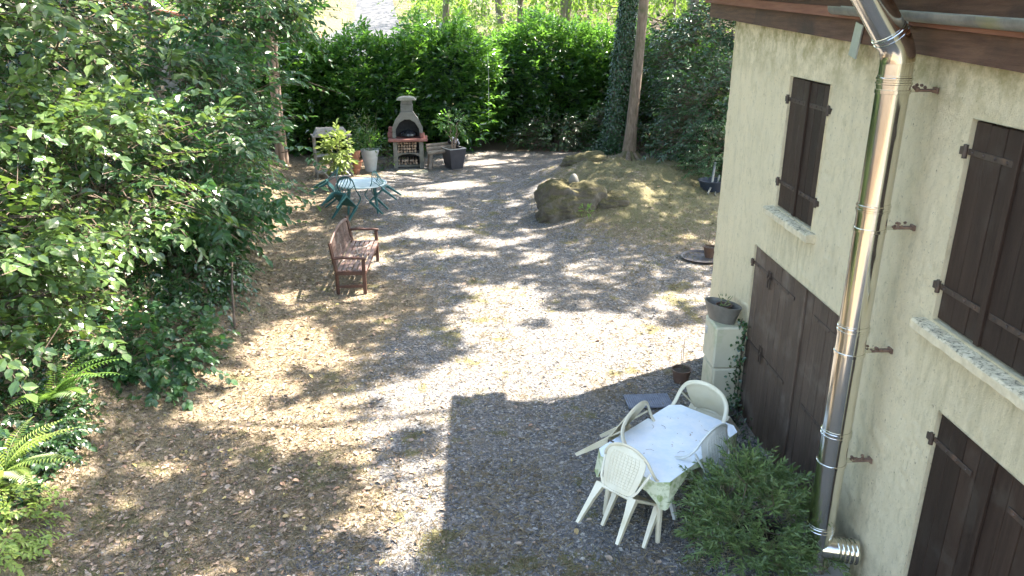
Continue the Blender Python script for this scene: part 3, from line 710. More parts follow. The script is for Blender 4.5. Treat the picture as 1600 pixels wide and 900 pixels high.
# tee with its stub into the wall
fl(MB().tube([(fx + .02, fy - .02, .42), (WX - .04, fy - .10, .42)], .10, 32), 'tee_branch', M['steel'])
mb = MB()
for k in range(5): mb.lathe([(.10, -.012), (.106, -.006), (.106, .006), (.10, .012)], 32, M=Matrix.Translation((fx + .13 + k * .035, fy - .055 - k * .009, .42)) @ Matrix.Rotation(R(90), 4, 'Y'))
fl(mb, 'corrugated_collar', M['steel'])
fl(MB().lathe([(.10, 0), (fr + .006, .01), (fr + .006, .05), (.09, .06)], 32, (fx, fy, .20)), 'inspection_cap', M['steel'])
fl(MB().box((fx - .06, fy + .04, .20), (.34, .30, .012)).box((fx + .16, fy + .04, .12), (.34, .02, .16)), 'support_plate', M['galv'], False)
for z, yo in ((4.17, .05), (3.20, .02), (2.22, .02), (1.24, .02)):
    mb = MB().lathe([(fr + .004, -.014), (fr + .007, -.012), (fr + .007, .012), (fr + .004, .014)], 32, (fx, fy, z))
    mb.box((fx + .15, fy + yo, z), (.10, .035, .025))
    br = fl(mb, 'wall_bracket', M['steel'], False)
    MB().box((.25, yo, z), (.15, .045, .018), None, .004).box((WX - fx - .012, yo, z), (.014, .06, .04)).build('bracket_arm', M['rust'], br)
    mb = MB()
    for k in range(7):
        mb.lathe([(.008, -.008), (.014, 0), (.006, .010)], 6, M=Matrix.Translation((fx + .2 + random.uniform(-.04, .09) - fx, random.uniform(-.035, .035) + yo, z + .015 + random.uniform(-.005, .02))) @ Matrix.Rotation(random.random() * 3, 4, 'X'))
    mb.build('rusty_debris', M['rust'], br)['kind'] = 'stuff'

# ================================================================= WALL FOOT
cab = thing('meter_cabinet', 'two stacked pale green cabinets against the wall beside the barn door', 'cabinet', (2.93, 8.52, 0))
for k, (z0, z1) in enumerate(((0, .60), (.605, 1.14))):
    e = .012 if k else 0
    MB().box((0 - e, 0, (z0 + z1) / 2), (.32 + e, .46, z1 - z0), None, .02).build('cabinet_box', M['palegreen'], cab)
    MB().box((-.165 - e, 0, (z0 + z1) / 2), (.012, .40, z1 - z0 - .05), None, .004).build('front_panel', M['palegreen'], cab)
MB().box((-.19, .12, .98), (.02, .05, .09), None, .004).build('label_tag', M['rim'], cab)
def pot(name, label, cat, loc, r0, r1, h, m, sq=False, soil=True, group=None, rz=0, rim=None):
    t = thing(name, label, cat, loc, rz, group)
    if sq:
        mb = MB(); a, b = r0, r1; th = .02
        P = [(sx * q, sy * q, z) for q, z in ((a, 0), (b, h), (b - th, h), (b - th, h - .05)) for sx, sy in ((-1, -1), (1, -1), (1, 1), (-1, 1))]
        F = [(3, 2, 1, 0)] + [(r_ * 4 + i, r_ * 4 + (i + 1) % 4, r_ * 4 + 4 + (i + 1) % 4, r_ * 4 + 4 + i) for r_ in range(3) for i in range(4)]
        mb.add(P, F).build('pot_body', m, t)
        if rim:
            mb = MB()
            for sx, sy, dx_, dy_ in ((1, 0, .03, 2 * b), (-1, 0, .03, 2 * b), (0, 1, 2 * b - .06, .03), (0, -1, 2 * b - .06, .03)): mb.box((sx * (b - .015), sy * (b - .015), h + .006), (dx_, dy_, .018))
            mb.build('rim', rim, t)
        MB().add([(-b + th, -b + th, h - .05), (b - th, -b + th, h - .05), (b - th, b - th, h - .05), (-b + th, b - th, h - .05)], [(0, 1, 2, 3)]).build('soil', M['soil'], t)
    else:
        MB().lathe([(r0, 0), (r1 * .97, h * .86), (r1, h * .86), (r1 * 1.03, h), (r1 * .93, h), (r1 * .90, h * .84), (.01, h * .84)], 24).build('pot_body', m, t, True)
        MB().lathe([(r1 * .9, h * .845), (r1 * .5, h * .88), (.01, h * .89)], 16).build('soil', M['soil'], t, True)
    return t
def plantleaves(t, name, n, c, r, ll, m, wl=.4, fine=False, up=.3):
    d = rdir(n); P = np.array(c) + d * np.array(r) * (rng.random((n, 1)) ** .5); D = d + rng.normal(size=(n, 3)) * .5 + np.array([0, 0, up])
    return leafobj(name, P, D, rdir(n) * .7 + np.array([0, 0, 1.]), ll * rng.uniform(.6, 1.2, n), ll * wl * rng.uniform(.7, 1.2, n), m, t, FINE if fine else MID)
# trough with a small pot inside, on the cabinet
tr = thing('trough_planter', 'oval grey brown trough standing on top of the pale green cabinets', 'planter', (2.88, 8.53, 1.142), R(35))
mb = MB(); n = 24; V = []
for r_, z in ((.72, 0), (1, .20), (1.03, .22), (.94, .22), (.7, .03), (.02, .03)):
    for k in range(n):
        a = 2 * math.pi * k / n; V.append((.13 * r_ * math.cos(a), .25 * r_ * math.sin(a), z))
mb.add(V, [tuple(range(n - 1, -1, -1))] + [(i * n + k, i * n + (k + 1) % n, (i + 1) * n + (k + 1) % n, (i + 1) * n + k) for i in range(5) for k in range(n)])
mb.build('trough_body', M['greybrownpot'], tr, True)
p = pot('flower_pot', 'small brown pot with a sparse cactus like plant inside the oval trough', 'flower pot', (2.89, 8.52, 1.18), .07, .095, .17, M['brownpot'])
for k in range(3): MB().tube(crookpath((0, 0, .14), (random.uniform(-.1, .1), random.uniform(-.1, .1), .28), 4, .1), [.008, .007, .006, .005, .003], 6).build('stem', M['greentwig'], p, True)
plantleaves(p, 'leaves', 14, (0, 0, .22), (.07, .07, .07), .05, M['willow'])
p = pot('flower_pot', 'round brown pot with one tall bare twig left of the green cabinets', 'flower pot', (2.62, 9.15, hz(2.62, 9.15)), .09, .13, .19, M['brownpot'])
MB().tube(crookpath((0, 0, .15), (.02, .03, .62), 5, .02), .004, 5).build('stem', M['twig'], p)
MB().tube(crookpath((.03, 0, .15), (.0, .1, .42), 5, .04), .003, 5).build('stem', M['twig'], p)
plantleaves(p, 'leaves', 10, (0, 0, .2), (.08, .08, .04), .04, M['dark_leaf'])
p = pot('flower_pot', 'dark pot of small leafy creepers on the ground between cabinet and table', 'flower pot', (2.83, 8.02, hz(2.8, 8)), .12, .16, .2, M['charpot'])
plantleaves(p, 'leaves', 120, (0, 0, .22), (.18, .18, .10), .05, M['dark_leaf'], .7)
# ivy creeping up between the cabinet and the door
iv = thing('ivy_creeper', 'thin ivy creeper climbing the wall corner beside the green cabinets', 'ivy', (3.07, 8.27, 0))
pts = crookpath((0, 0, 0), (-.02, .03, 1.25), 9, .02); MB().tube(pts, .006, 5).build('stem', M['twig'], iv)
n = 330; tt = rng.random(n) ** 1.3; P = np.stack([rng.normal(0, .025, n) - .02, rng.normal(0, .05, n) + .02, tt * 1.25], 1)
P[:, :2] *= (1 + 1.5 * (1 - tt))[:, None]
leafobj('foliage', P, rdir(n) + [0, 0, -.6], rdir(n) * .5 + [-1, -.6, .2], .045, .04, M['dark_leaf'], iv, FINE)
sc = thing('weed_patch', 'low weeds and ivy growing along the foot of the barn door', 'weeds', (2.95, 7.6, 0))
n = 500; P = np.stack([rng.uniform(-.35, .1, n), rng.uniform(-1.2, .5, n), rng.random(n) ** 2 * .3], 1)
leafobj('foliage', P, rdir(n) + [0, 0, .5], rdir(n) + [0, 0, 1], .05, .022, M['dark_leaf'], sc)
# grey plastic grid mat
gm = thing('grid_mat', 'flat grey plastic grid mat lying on the gravel behind the white table', 'mat', (2.06, 8.56, hz(2.06, 8.56) + .03), R(2))
mb = MB()
for k in range(13): mb.box((0, -.16 + k * .0267, .009), (.56, .009, .016))
for k in range(21): mb.box((-.28 + k * .028, 0, .008), (.008, .33, .013))
mb.build('grid', M['mat'], gm); MB().box((0, 0, .003), (.57, .34, .006)).build('base', M['mat'], gm)

# ================================================================= MONOBLOC CHAIR
def make_chair(m, style):
    t = bpy.data.objects.new('plastic_chair', None); col.objects.link(t); t.empty_display_size = .1
    # pivot = line through the front feet, chair pointing to +Y
    o = .24
    def q(x, y, z): return (x, y - o, z)
    # seat: dished, thick
    def seat(u, v):
        x = (u - .5) * 2; y = v * 2 - 1; wdt = .215 + .025 * y
        return q(x * wdt, y * .22, .42 + .018 * (x * x) + .012 * y - .012 * (1 - x * x) * (1 - y * y))
    mb = MB().grid(seat, 10, 10); mb.grid(lambda u, v: tuple(Vector(seat(1 - u, v)) - Vector((0, 0, .012))), 10, 10)
    rim = [seat(0, v) for v in np.linspace(0, 1, 6)] + [seat(u, 1) for u in np.linspace(.2, 1, 5)] + [seat(1, v) for v in np.linspace(.8, 0, 5)] + [seat(0, 0)]
    mb.tube([Vector(p) - Vector((0, 0, .012)) for p in rim], .016, 6); mb.build('seat', m, t, True)
    # hoop = arms + back rim in one sweep
    pts = []
    ctrl = [(.235, .235, .40), (.262, .215, .54), (.285, .16, .635), (.295, .04, .66), (.285, -.10, .675), (.262, -.20, .73), (.20, -.262, .805), (.10, -.29, .85), (0, -.298, .862)]
    full = ctrl + [(-x, y, z) for x, y, z in reversed(ctrl[:-1])]
    P = [Vector(q(*c)) for c in full]; Q = []
    for i in range(len(P) - 1):
        a, b, c, d = P[max(0, i - 1)], P[i], P[i + 1], P[min(len(P) - 1, i + 2)]
        for k in range(4):
            s = k / 4; Q.append(.5 * ((2 * b) + (c - a) * s + (2 * a - 5 * b + 4 * c - d) * s * s + (3 * b - a - 3 * c + d) * s ** 3))
    Q.append(P[-1])
    MB().tube(Q, .023 if style == 'cream' else .021, 10, flat=.55, updir=(1, 0, 0)).build('arm_hoop', m, t, True)
    def back(u, v):   # u across, v up
        s = (u - .5) * 2; z = .425 + v * .425; hw = (.165 + .055 * math.sin(min(1, v * 1.15) * 1.9)) * (1 if v < .75 else math.sqrt(max(.02, 1 - ((v - .75) / .262) ** 2)) * .98 + .02)
        y = -.215 - .075 * v - .03 * (1 - s * s) + .02
        return q(s * hw, y, z)
    if style == 'cream':
        mb = MB().grid(back, 14, 18); mb.grid(lambda u, v: tuple(Vector(back(1 - u, v)) - Vector((0, .010, 0))), 14, 18)
        mb.build('backrest', m, t, True)
        mb = MB()
        for k in range(9):
            u = .14 + k * .09; mb.tube([Vector(back(u, v)) + Vector((0, -.012, 0)) for v in np.linspace(.10, .86, 8)], .003, 5)
        for k in range(12):
            v = .12 + k * .065; mb.tube([Vector(back(u, v)) + Vector((0, -.012, 0)) for u in np.linspace(.12, .88, 6)], .0022, 5)
        mb.build('back_lattice', m, t, True)
    else:
        mb = MB()
        for k in range(5):
            u = .1 + k * .2
            mb.tube([Vector(back(u, v)) for v in np.linspace(0, .97, 9)], [.013] * 9, 6, flat=.5, updir=(1, 0, 0))
        mb.build('back_slats', m, t, True)
        mb = MB().tube([Vector(back(u, .05)) for u in np.linspace(0, 1, 7)], .02, 6, flat=1.4); mb.build('back_rail', m, t, True)
    for sx in (1, -1):
        mb = MB()   # front leg grows out of the hoop, rear leg out of the seat corner
        a, b = q(sx * .236, .235, .44), q(sx * .25, .24, 0)
        Va = []
        for (p, w1, w2) in ((a, .030, .026), (((a[0] + b[0]) / 2, (a[1] + b[1]) / 2, .22), .024, .022), (b, .016, .016)):
            Va += [(p[0] - w1, p[1] - w2, p[2]), (p[0] + w1, p[1] - w2, p[2]), (p[0] + w1, p[1] + w2, p[2]), (p[0] - w1, p[1] + w2, p[2])]
        Fa = [(3, 2, 1, 0), (8, 9, 10, 11)] + [(r_ * 4 + i, r_ * 4 + (i + 1) % 4, r_ * 4 + 4 + (i + 1) % 4, r_ * 4 + 4 + i) for r_ in range(2) for i in range(4)]
        mb.add(Va, Fa).build('leg', m, t)
        a, b = q(sx * .185, -.20, .435), q(sx * .235, -.27, 0)
        Va = []
        for (p, w1, w2) in ((a, .045, .03), ((a[0] * .55 + b[0] * .45, a[1] * .6 + b[1] * .4, .27), .027, .025), (b, .016, .016)):
            Va += [(p[0] - w1, p[1] - w2, p[2]), (p[0] + w1, p[1] - w2, p[2]), (p[0] + w1, p[1] + w2, p[2]), (p[0] - w1, p[1] + w2, p[2])]
        MB().add(Va, Fa).build('leg', m, t)
        MB().tube([q(sx * .16, -.21, .43), q(sx * .21, -.22, .50), q(sx * .262, -.2, .70)], [.016, .014, .015], 6, flat=.6).build('back_post', m, t, True)
    return t
def set_chair(o, x, y, rz, tilt, label, group, s=1.0):
    o.location = (x, y, hz(x, y) + .012); o.rotation_mode = 'XYZ'
    o.matrix_basis = Matrix.Translation(o.location) @ Matrix.Rotation(R(rz), 4, 'Z') @ Matrix.Rotation(-R(tilt), 4, 'X') @ Matrix.Scale(s, 4)
    tag(o, label, 'chair', group)
c0 = make_chair(M['cream'], 'cream'); G = 'plastic chairs tipped against the white table'
set_chair(c0, 1.275, 5.955, -46, 33, 'cream plastic armchair tipped against the near end of the white table', G, .95)
c1 = copy_tree(c0); set_chair(c1, 1.38, 6.80, -131, 42, 'cream plastic armchair tipped in on the left long side of the white table', G)
c2 = copy_tree(c0); set_chair(c2, 2.33, 7.14, 137, 36, 'cream plastic armchair at the far end of the white table by the cabinets', G)
c3 = make_chair(M['greyplast'], 'cream'); set_chair(c3, 2.02, 6.37, 42, 21, 'greyish white plastic chair half hidden by the potted bush at the white table', G)
g0 = make_chair(M['greenplast'], 'slat'); G = 'dark green chairs tipped against the round table'
set_chair(g0, -3.36, 17.7, -33, 50, 'dark green slatted chair tipped against the near left of the small round table', G)
g1 = copy_tree(g0); set_chair(g1, -2.38, 18.45, 82, 46, 'dark green slatted chair leaning on the right side of the small round table', G)
g2 = copy_tree(g0); set_chair(g2, -3.98, 19.2, -82, 54, 'dark green slatted chair leaning on the far left of the small round table', G)

# ================================================================= WHITE TABLE
tcx, tcy, ta = 1.80, 6.50, R(43.5); tz = hz(tcx, tcy)
tb = thing('garden_table', 'rectangular plastic garden table with cream legs under a pale blue cloth', 'table', (tcx, tcy, tz), ta)
hl, hw_, ch = .69, .40, .09
def outline(l, w_, c): return [(-l + c, -w_), (l - c, -w_), (l, -w_ + c), (l, w_ - c), (l - c, w_), (-l + c, w_), (-l, w_ - c), (-l, -w_ + c)]
MB().prism(outline(hl - .012, hw_ - .012, ch), 'z', .69, .715).build('tabletop', M['cream'], tb)
for sx in (-1, 1):
    for sy in (-1, 1):
        MB().tube([(sx * .54, sy * .27, .69), (sx * .58, sy * .31, 0)], [.04, .024], 8).build('leg', M['cream'], tb, True)
cl = thing('tablecloth', 'pale blue marbled oilcloth with green leaf print hanging edges on the garden table', 'tablecloth', (tcx, tcy, tz + .716), ta)
mb = MB(); O1 = outline(hl, hw_, ch)
mb.prism(O1, 'z', .0, .006).build('cloth_top', M['cloth'], cl)
def ringpts(l, w_, c, n=15):
    o = outline(l, w_, c); out = []
    for i in range(8):
        a, b = o[i], o[(i + 1) % 8]; k = n if i % 2 == 0 else 5
        for j in range(k): out.append((a[0] + (b[0] - a[0]) * j / k, a[1] + (b[1] - a[1]) * j / k))
    return out
rp = ringpts(hl + .001, hw_ + .001, ch); nr = len(rp); V = []; rows = 7
for r_ in range(rows):
    f = r_ / (rows - 1)
    for i, (px, py) in enumerate(rp):
        cor = max(0, (abs(px) / hl) ** 6 * (abs(py) / hw_) ** 4)     # corners hang lowest
        side_lift = 1.0 if (abs(px) > hl * .9 or abs(py) > hw_ * .9) else .6
        drop = (.07 + .20 * min(1, cor * 2.2) + .02 * math.sin(i * .9)) * f
        k = 1 + (.030 * math.sin(i * 1.15) + .02 * math.sin(i * 2.3 + 1)) * f + .02 * f
        V.append((px * k, py * k, .002 - drop))
F = [(r_ * nr + i, r_ * nr + (i + 1) % nr, (r_ + 1) * nr + (i + 1) % nr, (r_ + 1) * nr + i) for r_ in range(rows - 1) for i in range(nr)]
MB().add(V, F).build('hanging_edge', M['skirt'], cl, True)
for (px, py) in ((-.42, .395), (.22, .395)):
    MB().box((px, py, .010), (.022, .06, .01), None, .003).box((px, py + .028, -.01), (.022, .008, .04)).build('cloth_clip', M['charpot'], cl)
n = 26; P = np.stack([rng.uniform(-.5, .55, n), rng.uniform(-.3, .3, n), np.full(n, .009)], 1)
db = leafobj('leaf_bits', P, rdir(n) * [1, 1, 0], rdir(n) * .1 + [0, 0, 1], rng.uniform(.008, .035, n), rng.uniform(.004, .014, n), M['fallen'], cl)
n = 8; P = np.stack([rng.uniform(-.4, .4, n), rng.uniform(-.25, .25, n), np.full(n, .011)], 1)
MBt = MB()
for p in P[:5]:
    a = random.random() * 3; MBt.tube([p, p + np.array([math.cos(a) * .04, math.sin(a) * .04, .002]), p + np.array([math.cos(a + .4) * .08, math.sin(a + .4) * .08, 0])], .0016, 4)
MBt.build('twig_bits', M['twig'], cl)

# ================================================================= POTTED BUSH right
bx, by_ = 2.42, 5.60
pb = pot('potted_bush', 'bushy narrow leaved shrub in a dark pot beside the steel flue', 'potted shrub', (bx, by_, hz(bx, by_)), .16, .22, .34, M['charpot'])
for k in range(16):
    a = random.random() * 6.28; e = (math.cos(a) * random.uniform(.1, .42), math.sin(a) * random.uniform(.1, .48), random.uniform(.55, .98))
    MB().tube(crookpath((0, 0, .28), e, 5, .05), [.010, .009, .007, .005, .004, .003], 5).build('stem', M['twig'], pb)
ns = 520; d = rdir(ns); d[:, 2] = np.abs(d[:, 2]) * .9 + rng.uniform(-.45, .15, ns)
lobe = np.array([[-.28, -.10, .62], [.02, .28, .78], [.22, -.12, .66], [-.05, -.38, .50], [-.12, .10, .92], [.25, .30, .58], [-.30, .32, .62], [.05, -.1, .80], [-.38, .12, .5], [-.3, -.3, .36], [.05, -.45, .30], [.3, -.3, .36], [-.42, -.05, .32]])
li = rng.integers(0, len(lobe), ns)
C0 = lobe[li] * [1, 1, .86] + d * np.array([.19, .20, .17]) * (.3 + .7 * rng.random((ns, 1)))
d = unit(d + (lobe[li] - [0, 0, .5]) * 1.2)
P, D, Nn, L, ends = sprays(C0, d * [1, 1, .8] + rng.normal(size=(ns, 3)) * .35 + [0, 0, .4], .22, 16, .062, .1, .72, .6, .2)
leafobj('foliage', P, D, Nn, L, L * .30, M['willow'], pb, MID)
V, F = twigmesh(C0 - unit(d) * .12, ends, .0022); me = npmesh('twig', V, F, 3); me.materials.append(M['greentwig']); link(bpy.data.objects.new('twig', me), pb)['kind'] = 'stuff'

# ================================================================= BENCH
bn = thing('garden_bench', 'weathered reddish brown slatted wooden bench facing right on the gravel', 'bench', (-2.33, 13.62, hz(-2.33, 13.6) + .005), R(0.5))
# local: seat runs along Y, faces +X. depth .52, length 1.75
LB = .93
for sy in (-1, 1):
    y = sy * LB
    MB().box((.25, y, .31), (.06, .05, .62), None, .005).build('leg', M['benchdark'], bn)
    MB().tube([(-.22, y, 0), (-.22, y, .40), (-.30, y, .92)], .032, 4).build('leg', M['benchdark'], bn)
    MB().box((.01, y, .14), (.44, .035, .045)).build('stretcher', M['benchdark'], bn)
    MB().box((.01, y, .385), (.44, .04, .07)).build('side_rail', M['benchdark'], bn)
    MB().tube([(-.25, y, .645), (-.1, y, .665), (.05, y, .650), (.18, y, .655), (.30, y, .640)], [.026, .028, .026, .03, .024], 6, flat=1.5, updir=(0, 0, 1)).build('armrest', M['benchdark'], bn)
for k in range(6): MB().box((.255 - k * .088, 0, .425 - .004 * abs(k - 2.5)), (.068, 2 * LB - .01, .02), None, .004).build('seat_slat', M['teak'], bn)
MB().box((.27, 0, .385), (.03, 2 * LB - .06, .07)).build('front_rail', M['benchdark'], bn)
def bk(z): return -.235 - (z - .42) * .16
MB().box((bk(.48), 0, .48), (.028, 2 * LB - .06, .05), Matrix.Rotation(-R(9), 4, 'Y')).build('back_rail', M['teak'], bn)
V = []; nb = 14       # arched top rail
for i in range(nb + 1):
    y = -LB + .03 + (2 * LB - .06) * i / nb; z = .86 + .09 * math.cos((i / nb - .5) * math.pi) ** .8
    V.append((bk(z), y, z))
MB().tube(V, .032, 6, flat=.6, updir=(0, 0, 1)).build('back_rail', M['teak'], bn, True)
for k in range(19):
    y = -LB + .11 + k * (2 * LB - .22) / 18; zt = .86 + .09 * math.cos(((y + LB) / (2 * LB) - .5) * math.pi) ** .8
    MB().tube([(bk(.49), y, .49), (bk(zt), y, zt)], .017, 4, flat=.6).build('back_slat', M['teak'], bn)
stk = MB().tube(crookpath((.17, .62, .455), (-.18, -.62, .47), 6, .03), [.009, .009, .008, .007, .006, .005, .004], 5)
stk.tube(crookpath((0, -.1, .46), (.22, .1, .45), 3, .05), .004, 4)
bl = bn.location; stk.v = [tuple(Vector(v) + bl) for v in stk.v]
tag(stk.build('fallen_twig', M['palewood'], None), 'pale dead twig lying across the seat of the wooden bench', 'twig')

# ================================================================= ROUND TABLE with green legs
rt_ = thing('round_table', 'small round plastic table with pale top and dark green legs', 'table', (-2.95, 18.62, hz(-2.95, 18.6)))
MB().lathe([(.36, .665), (.60, .675), (.615, .69), (.615, .705), (.60, .715), (.585, .708), (.02, .70)], 40).build('tabletop', M['greentop'], rt_, True)
for k in range(4):
    a = R(45 + 90 * k + 8); MB().tube([(.42 * math.cos(a), .42 * math.sin(a), .68), (.50 * math.cos(a), .50 * math.sin(a), 0)], [.045, .025], 8).build('leg', M['greenplast'], rt_, True)

# ================================================================= BARBECUE
bq = thing('barbecue', 'grey concrete garden barbecue with chimney hood and red shelf', 'barbecue', (-2.30, 24.25, hz(-2.3, 24.2)), R(4))
for sx in (-1, 1): MB().box((sx * .40, 0, .42), (.13, .60, .84), None, .01).build('side_leg', M['concrete'], bq)
mb = MB(); arc = [(-.335, .30), (-.335, .36), (-.2, .43), (0, .455), (.2, .43), (.335, .36), (.335, .30)]
mb.prism([(-.335, .47)] + [(p[0], p[1]) for p in arc] + [(.335, .47)], 'y', -.27, .27).build('lower_shelf', M['concrete'], bq)
MB().box((0, .03, .07), (.67, .5, .06)).build('base_slab', M['concrete'], bq)
MB().box((0, .27, .42), (.67, .05, .8)).build('back_panel', M['soot'], bq)
MB().box((0, -.08, .89), (1.20, .74, .09), None, .02).build('red_shelf', M['redslab'], bq)
# hood: front panel with a pointed arch opening, sloping shoulders
fy0, fy1 = -.24, .24
hood = MB()
outer = [(-.47, .935), (-.47, 1.25), (-.36, 1.50), (-.19, 1.72), (.19, 1.72), (.36, 1.50), (.47, 1.25), (.47, .935)]
inner = [(-.36, .935), (-.36, 1.20), (-.24, 1.40), (-.08, 1.50), (.08, 1.50), (.24, 1.40), (.36, 1.20), (.36, .935)]
V = [(x, fy0, z) for x, z in outer] + [(x, fy0, z) for x, z in inner] + [(x, fy0 + .07, z) for x, z in inner] + [(x * .9, fy1, z) for x, z in outer]
F = [(i, i + 1, 9 + i, 8 + i) for i in range(7)] + [(8 + i, 9 + i, 17 + i, 16 + i) for i in range(7)] + [(i + 1, i, 24 + i, 25 + i) for i in range(7)] + [(31, 30, 29, 28, 27, 26, 25, 24)]
hood.add(V, F).build('hood', M['concrete'], bq)
MB().box((0, .12, 1.2), (.74, .02, .53)).build('firebox_back', M['soot'], bq)
for z0, z1, w1 in ((1.72, 1.95, .37), (1.955, 2.07, .34)): MB().box((0, 0, (z0 + z1) / 2), (w1, .36, z1 - z0), None, .008).build('chimney_block', M['concrete'], bq)
MB().prism([(-.30, 2.075), (-.24, 2.13), (-.1, 2.16), (.1, 2.16), (.24, 2.13), (.30, 2.075), (.1, 2.065), (-.1, 2.065)], 'y', -.24, .24).build('chimney_cap', M['redcap'], bq)
n = 0
for (z0, z1) in ((.475, .82), (.105, .34)):
    z = z0 + .04
    while z < z1 - .03:
        for xx in np.arange(-.29, .30, .085):
            r_ = random.uniform(.028, .042)
            o = MB().tube([(xx + random.uniform(-.015, .015), -.24 + random.uniform(-.03, .03), z), (xx, .2, z + .01)], r_, 6)
            lo = o.build('split_log', M['firewood'], bq)
        z += .085
def onbq(mb, name, m, label, cat, smooth=True):
    mb.v = [tuple(Vector(v) + Vector((-2.30, 24.25, bq.location.z))) for v in mb.v]; return tag(mb.build(name, m, None, smooth), label, cat)
onbq(MB().lathe([(.02, .94), (.2, .95), (.28, 1.0), (.27, 1.06), (.16, 1.13), (.03, 1.16), (.02, 1.19), (.005, 1.19)], 24, (.02, -.03, 0)), 'wok_lid', M['blackmetal'], 'shiny black domed pan lid inside the barbecue opening', 'pan lid')
onbq(MB().lathe([(.05, .937), (.075, .96), (.08, 1.10), (.07, 1.10), (.065, .98)], 16, (.46, -.26, 0)), 'red_jar', M['redslab'], 'small red pot at the right end of the barbecue shelf', 'pot')
onbq(MB().box((-.50, -.05, 1.18), (.16, .2, .14), None, .01).box((-.52, -.05, 1.02), (.18, .24, .16), None, .01), 'red_brick_pair', M['redslab'], 'reddish block on the left end of the barbecue shelf', 'block')
slab = MB().prism([(-.45, -.22), (-.2, -.3), (.3, -.26), (.5, -.05), (.42, .2), (0, .27), (-.4, .18)], 'z', 0, .05)
slab.v = [tuple(Vector(v) + Vector((-2.15, 23.35, hz(-2.15, 23.35)))) for v in slab.v]
tag(slab.build('paving_slab', M['sill'], None), 'flat pale paving slab on the ground in front of the barbecue', 'slab')
# log bench
lg = thing('log_bench', 'rustic bench of three grey logs on splayed legs right of the barbecue', 'bench', (-1.33, 24.15, hz(-1.3, 24.1)), R(12))
for k, (yy, z) in enumerate(((-.26, .50), (-.10, .585), (.05, .665))):
    MB().tube([(-.42, yy, z), (.45, yy + .02, z + .06)], [.065, .06], 12).build('log', M['log'], lg, True)
for sx in (-1, 1):
    MB().tube([(sx * .30, -.22, .46 + .02 * sx), (sx * .36, -.32, 0)], [.06, .07], 8).build('leg', M['log'], lg, True)
    MB().tube([(sx * .28, .12, .6), (sx * .3, .28, 0)], [.055, .06], 8).build('leg', M['log'], lg, True)
bag = MB(); bag.tube([(-1.05, 24.25, .80), (-.93, 24.2, .86), (-.80, 24.2, .80), (-.72, 24.2, .72)], [.05, .13, .12, .04], 10, flat=.8)
bag.v = [(a, b, c + hz(-1, 24) - .04) for a, b, c in bag.v]
M['bw'] = mat('black_and_white_print', (.02, .02, .025), (.75, .75, .78), .4, 9, lo=.52, hi=.56)
tag(bag.build('fuel_bag', M['bw'], None, True), 'crumpled black and white bag lying on top of the log bench', 'bag')
# square charcoal planter with small tree
sp_ = pot('square_planter', 'tall square charcoal planter with a small sparse tree and pale rim', 'planter', (-.88, 24.0, hz(-.88, 24)), .20, .29, .62, M['charpot'], True, rz=R(32), rim=M['rim'])
for k in range(6):
    a = k * 1.05 + .4; b = (math.cos(a) * .10, math.sin(a) * .10, .95); e = (math.cos(a) * random.uniform(.25, .45), math.sin(a) * random.uniform(.25, .4), random.uniform(1.3, 1.75))
    pth = crookpath((math.cos(a) * .04, math.sin(a) * .04, .56), b, 3, .03) + crookpath(b, e, 4, .06)[1:]
    MB().tube(pth, [.016, .015, .014, .012, .01, .008, .006, .004][:len(pth)], 6).build('stem', M['pinkbark'], sp_, True)
d = rdir(150); C0 = np.array([-.05, 0, 1.42]) + d * [.50, .42, .34] * (.4 + .6 * rng.random((150, 1)))
P, D, Nn, L, e_ = sprays(C0, d, .14, 6, .075); leafobj('foliage', P, D, Nn, L, L * .5, M['laurel'], sp_, FINE)
# tall grey pot with grasses
gp = pot('tall_pot', 'tall light grey round pot with bushy green plants left of the barbecue', 'planter', (-3.42, 23.6, hz(-3.4, 23.6)), .16, .27, .66, M['greypot'])
plantleaves(gp, 'foliage', 520, (-.05, 0, .95), (.55, .4, .38), .12, M['laurel'], .28)
for k in range(9):
    a = random.uniform(-1, 1); MB().tube(crookpath((0, 0, .5), (a * .5 - .15, random.uniform(-.2, .3), random.uniform(1.2, 1.9)), 5, .05), [.007, .006, .006, .005, .004, .003], 5).build('stem', M['greentwig'], gp)
plantleaves(gp, 'foliage', 160, (-.2, 0, 1.5), (.45, .3, .4), .09, M['willow'], .3)
fp_ = shrub('weedy_clump', 'wispy green weeds sprawling beside the barbecue foot', 'weeds', (-2.98, 24.0, .35), (.3, .3, .5), M['laurel'], 60, .09, .3, 7, .25, stems=2, fine=False)
# stack of terracotta pieces
ts = thing('terracotta_stack', 'leaning stack of broken terracotta pots between planter and tall grey pot', 'pots', (-3.78, 23.15, hz(-3.8, 23.1)))
for k in range(5): MB().lathe([(.10, 0), (.14, .13), (.155, .13), (.16, .17), (.13, .17), (.1, .03)], 16, M=Matrix.Translation((random.uniform(-.04, .04), random.uniform(-.03, .03), k * .13)) @ Matrix.Rotation(random.uniform(-.25, .25), 4, 'X') @ Matrix.Rotation(random.uniform(-.25, .25), 4, 'Y')).build('pot', M['tile'], ts, True)
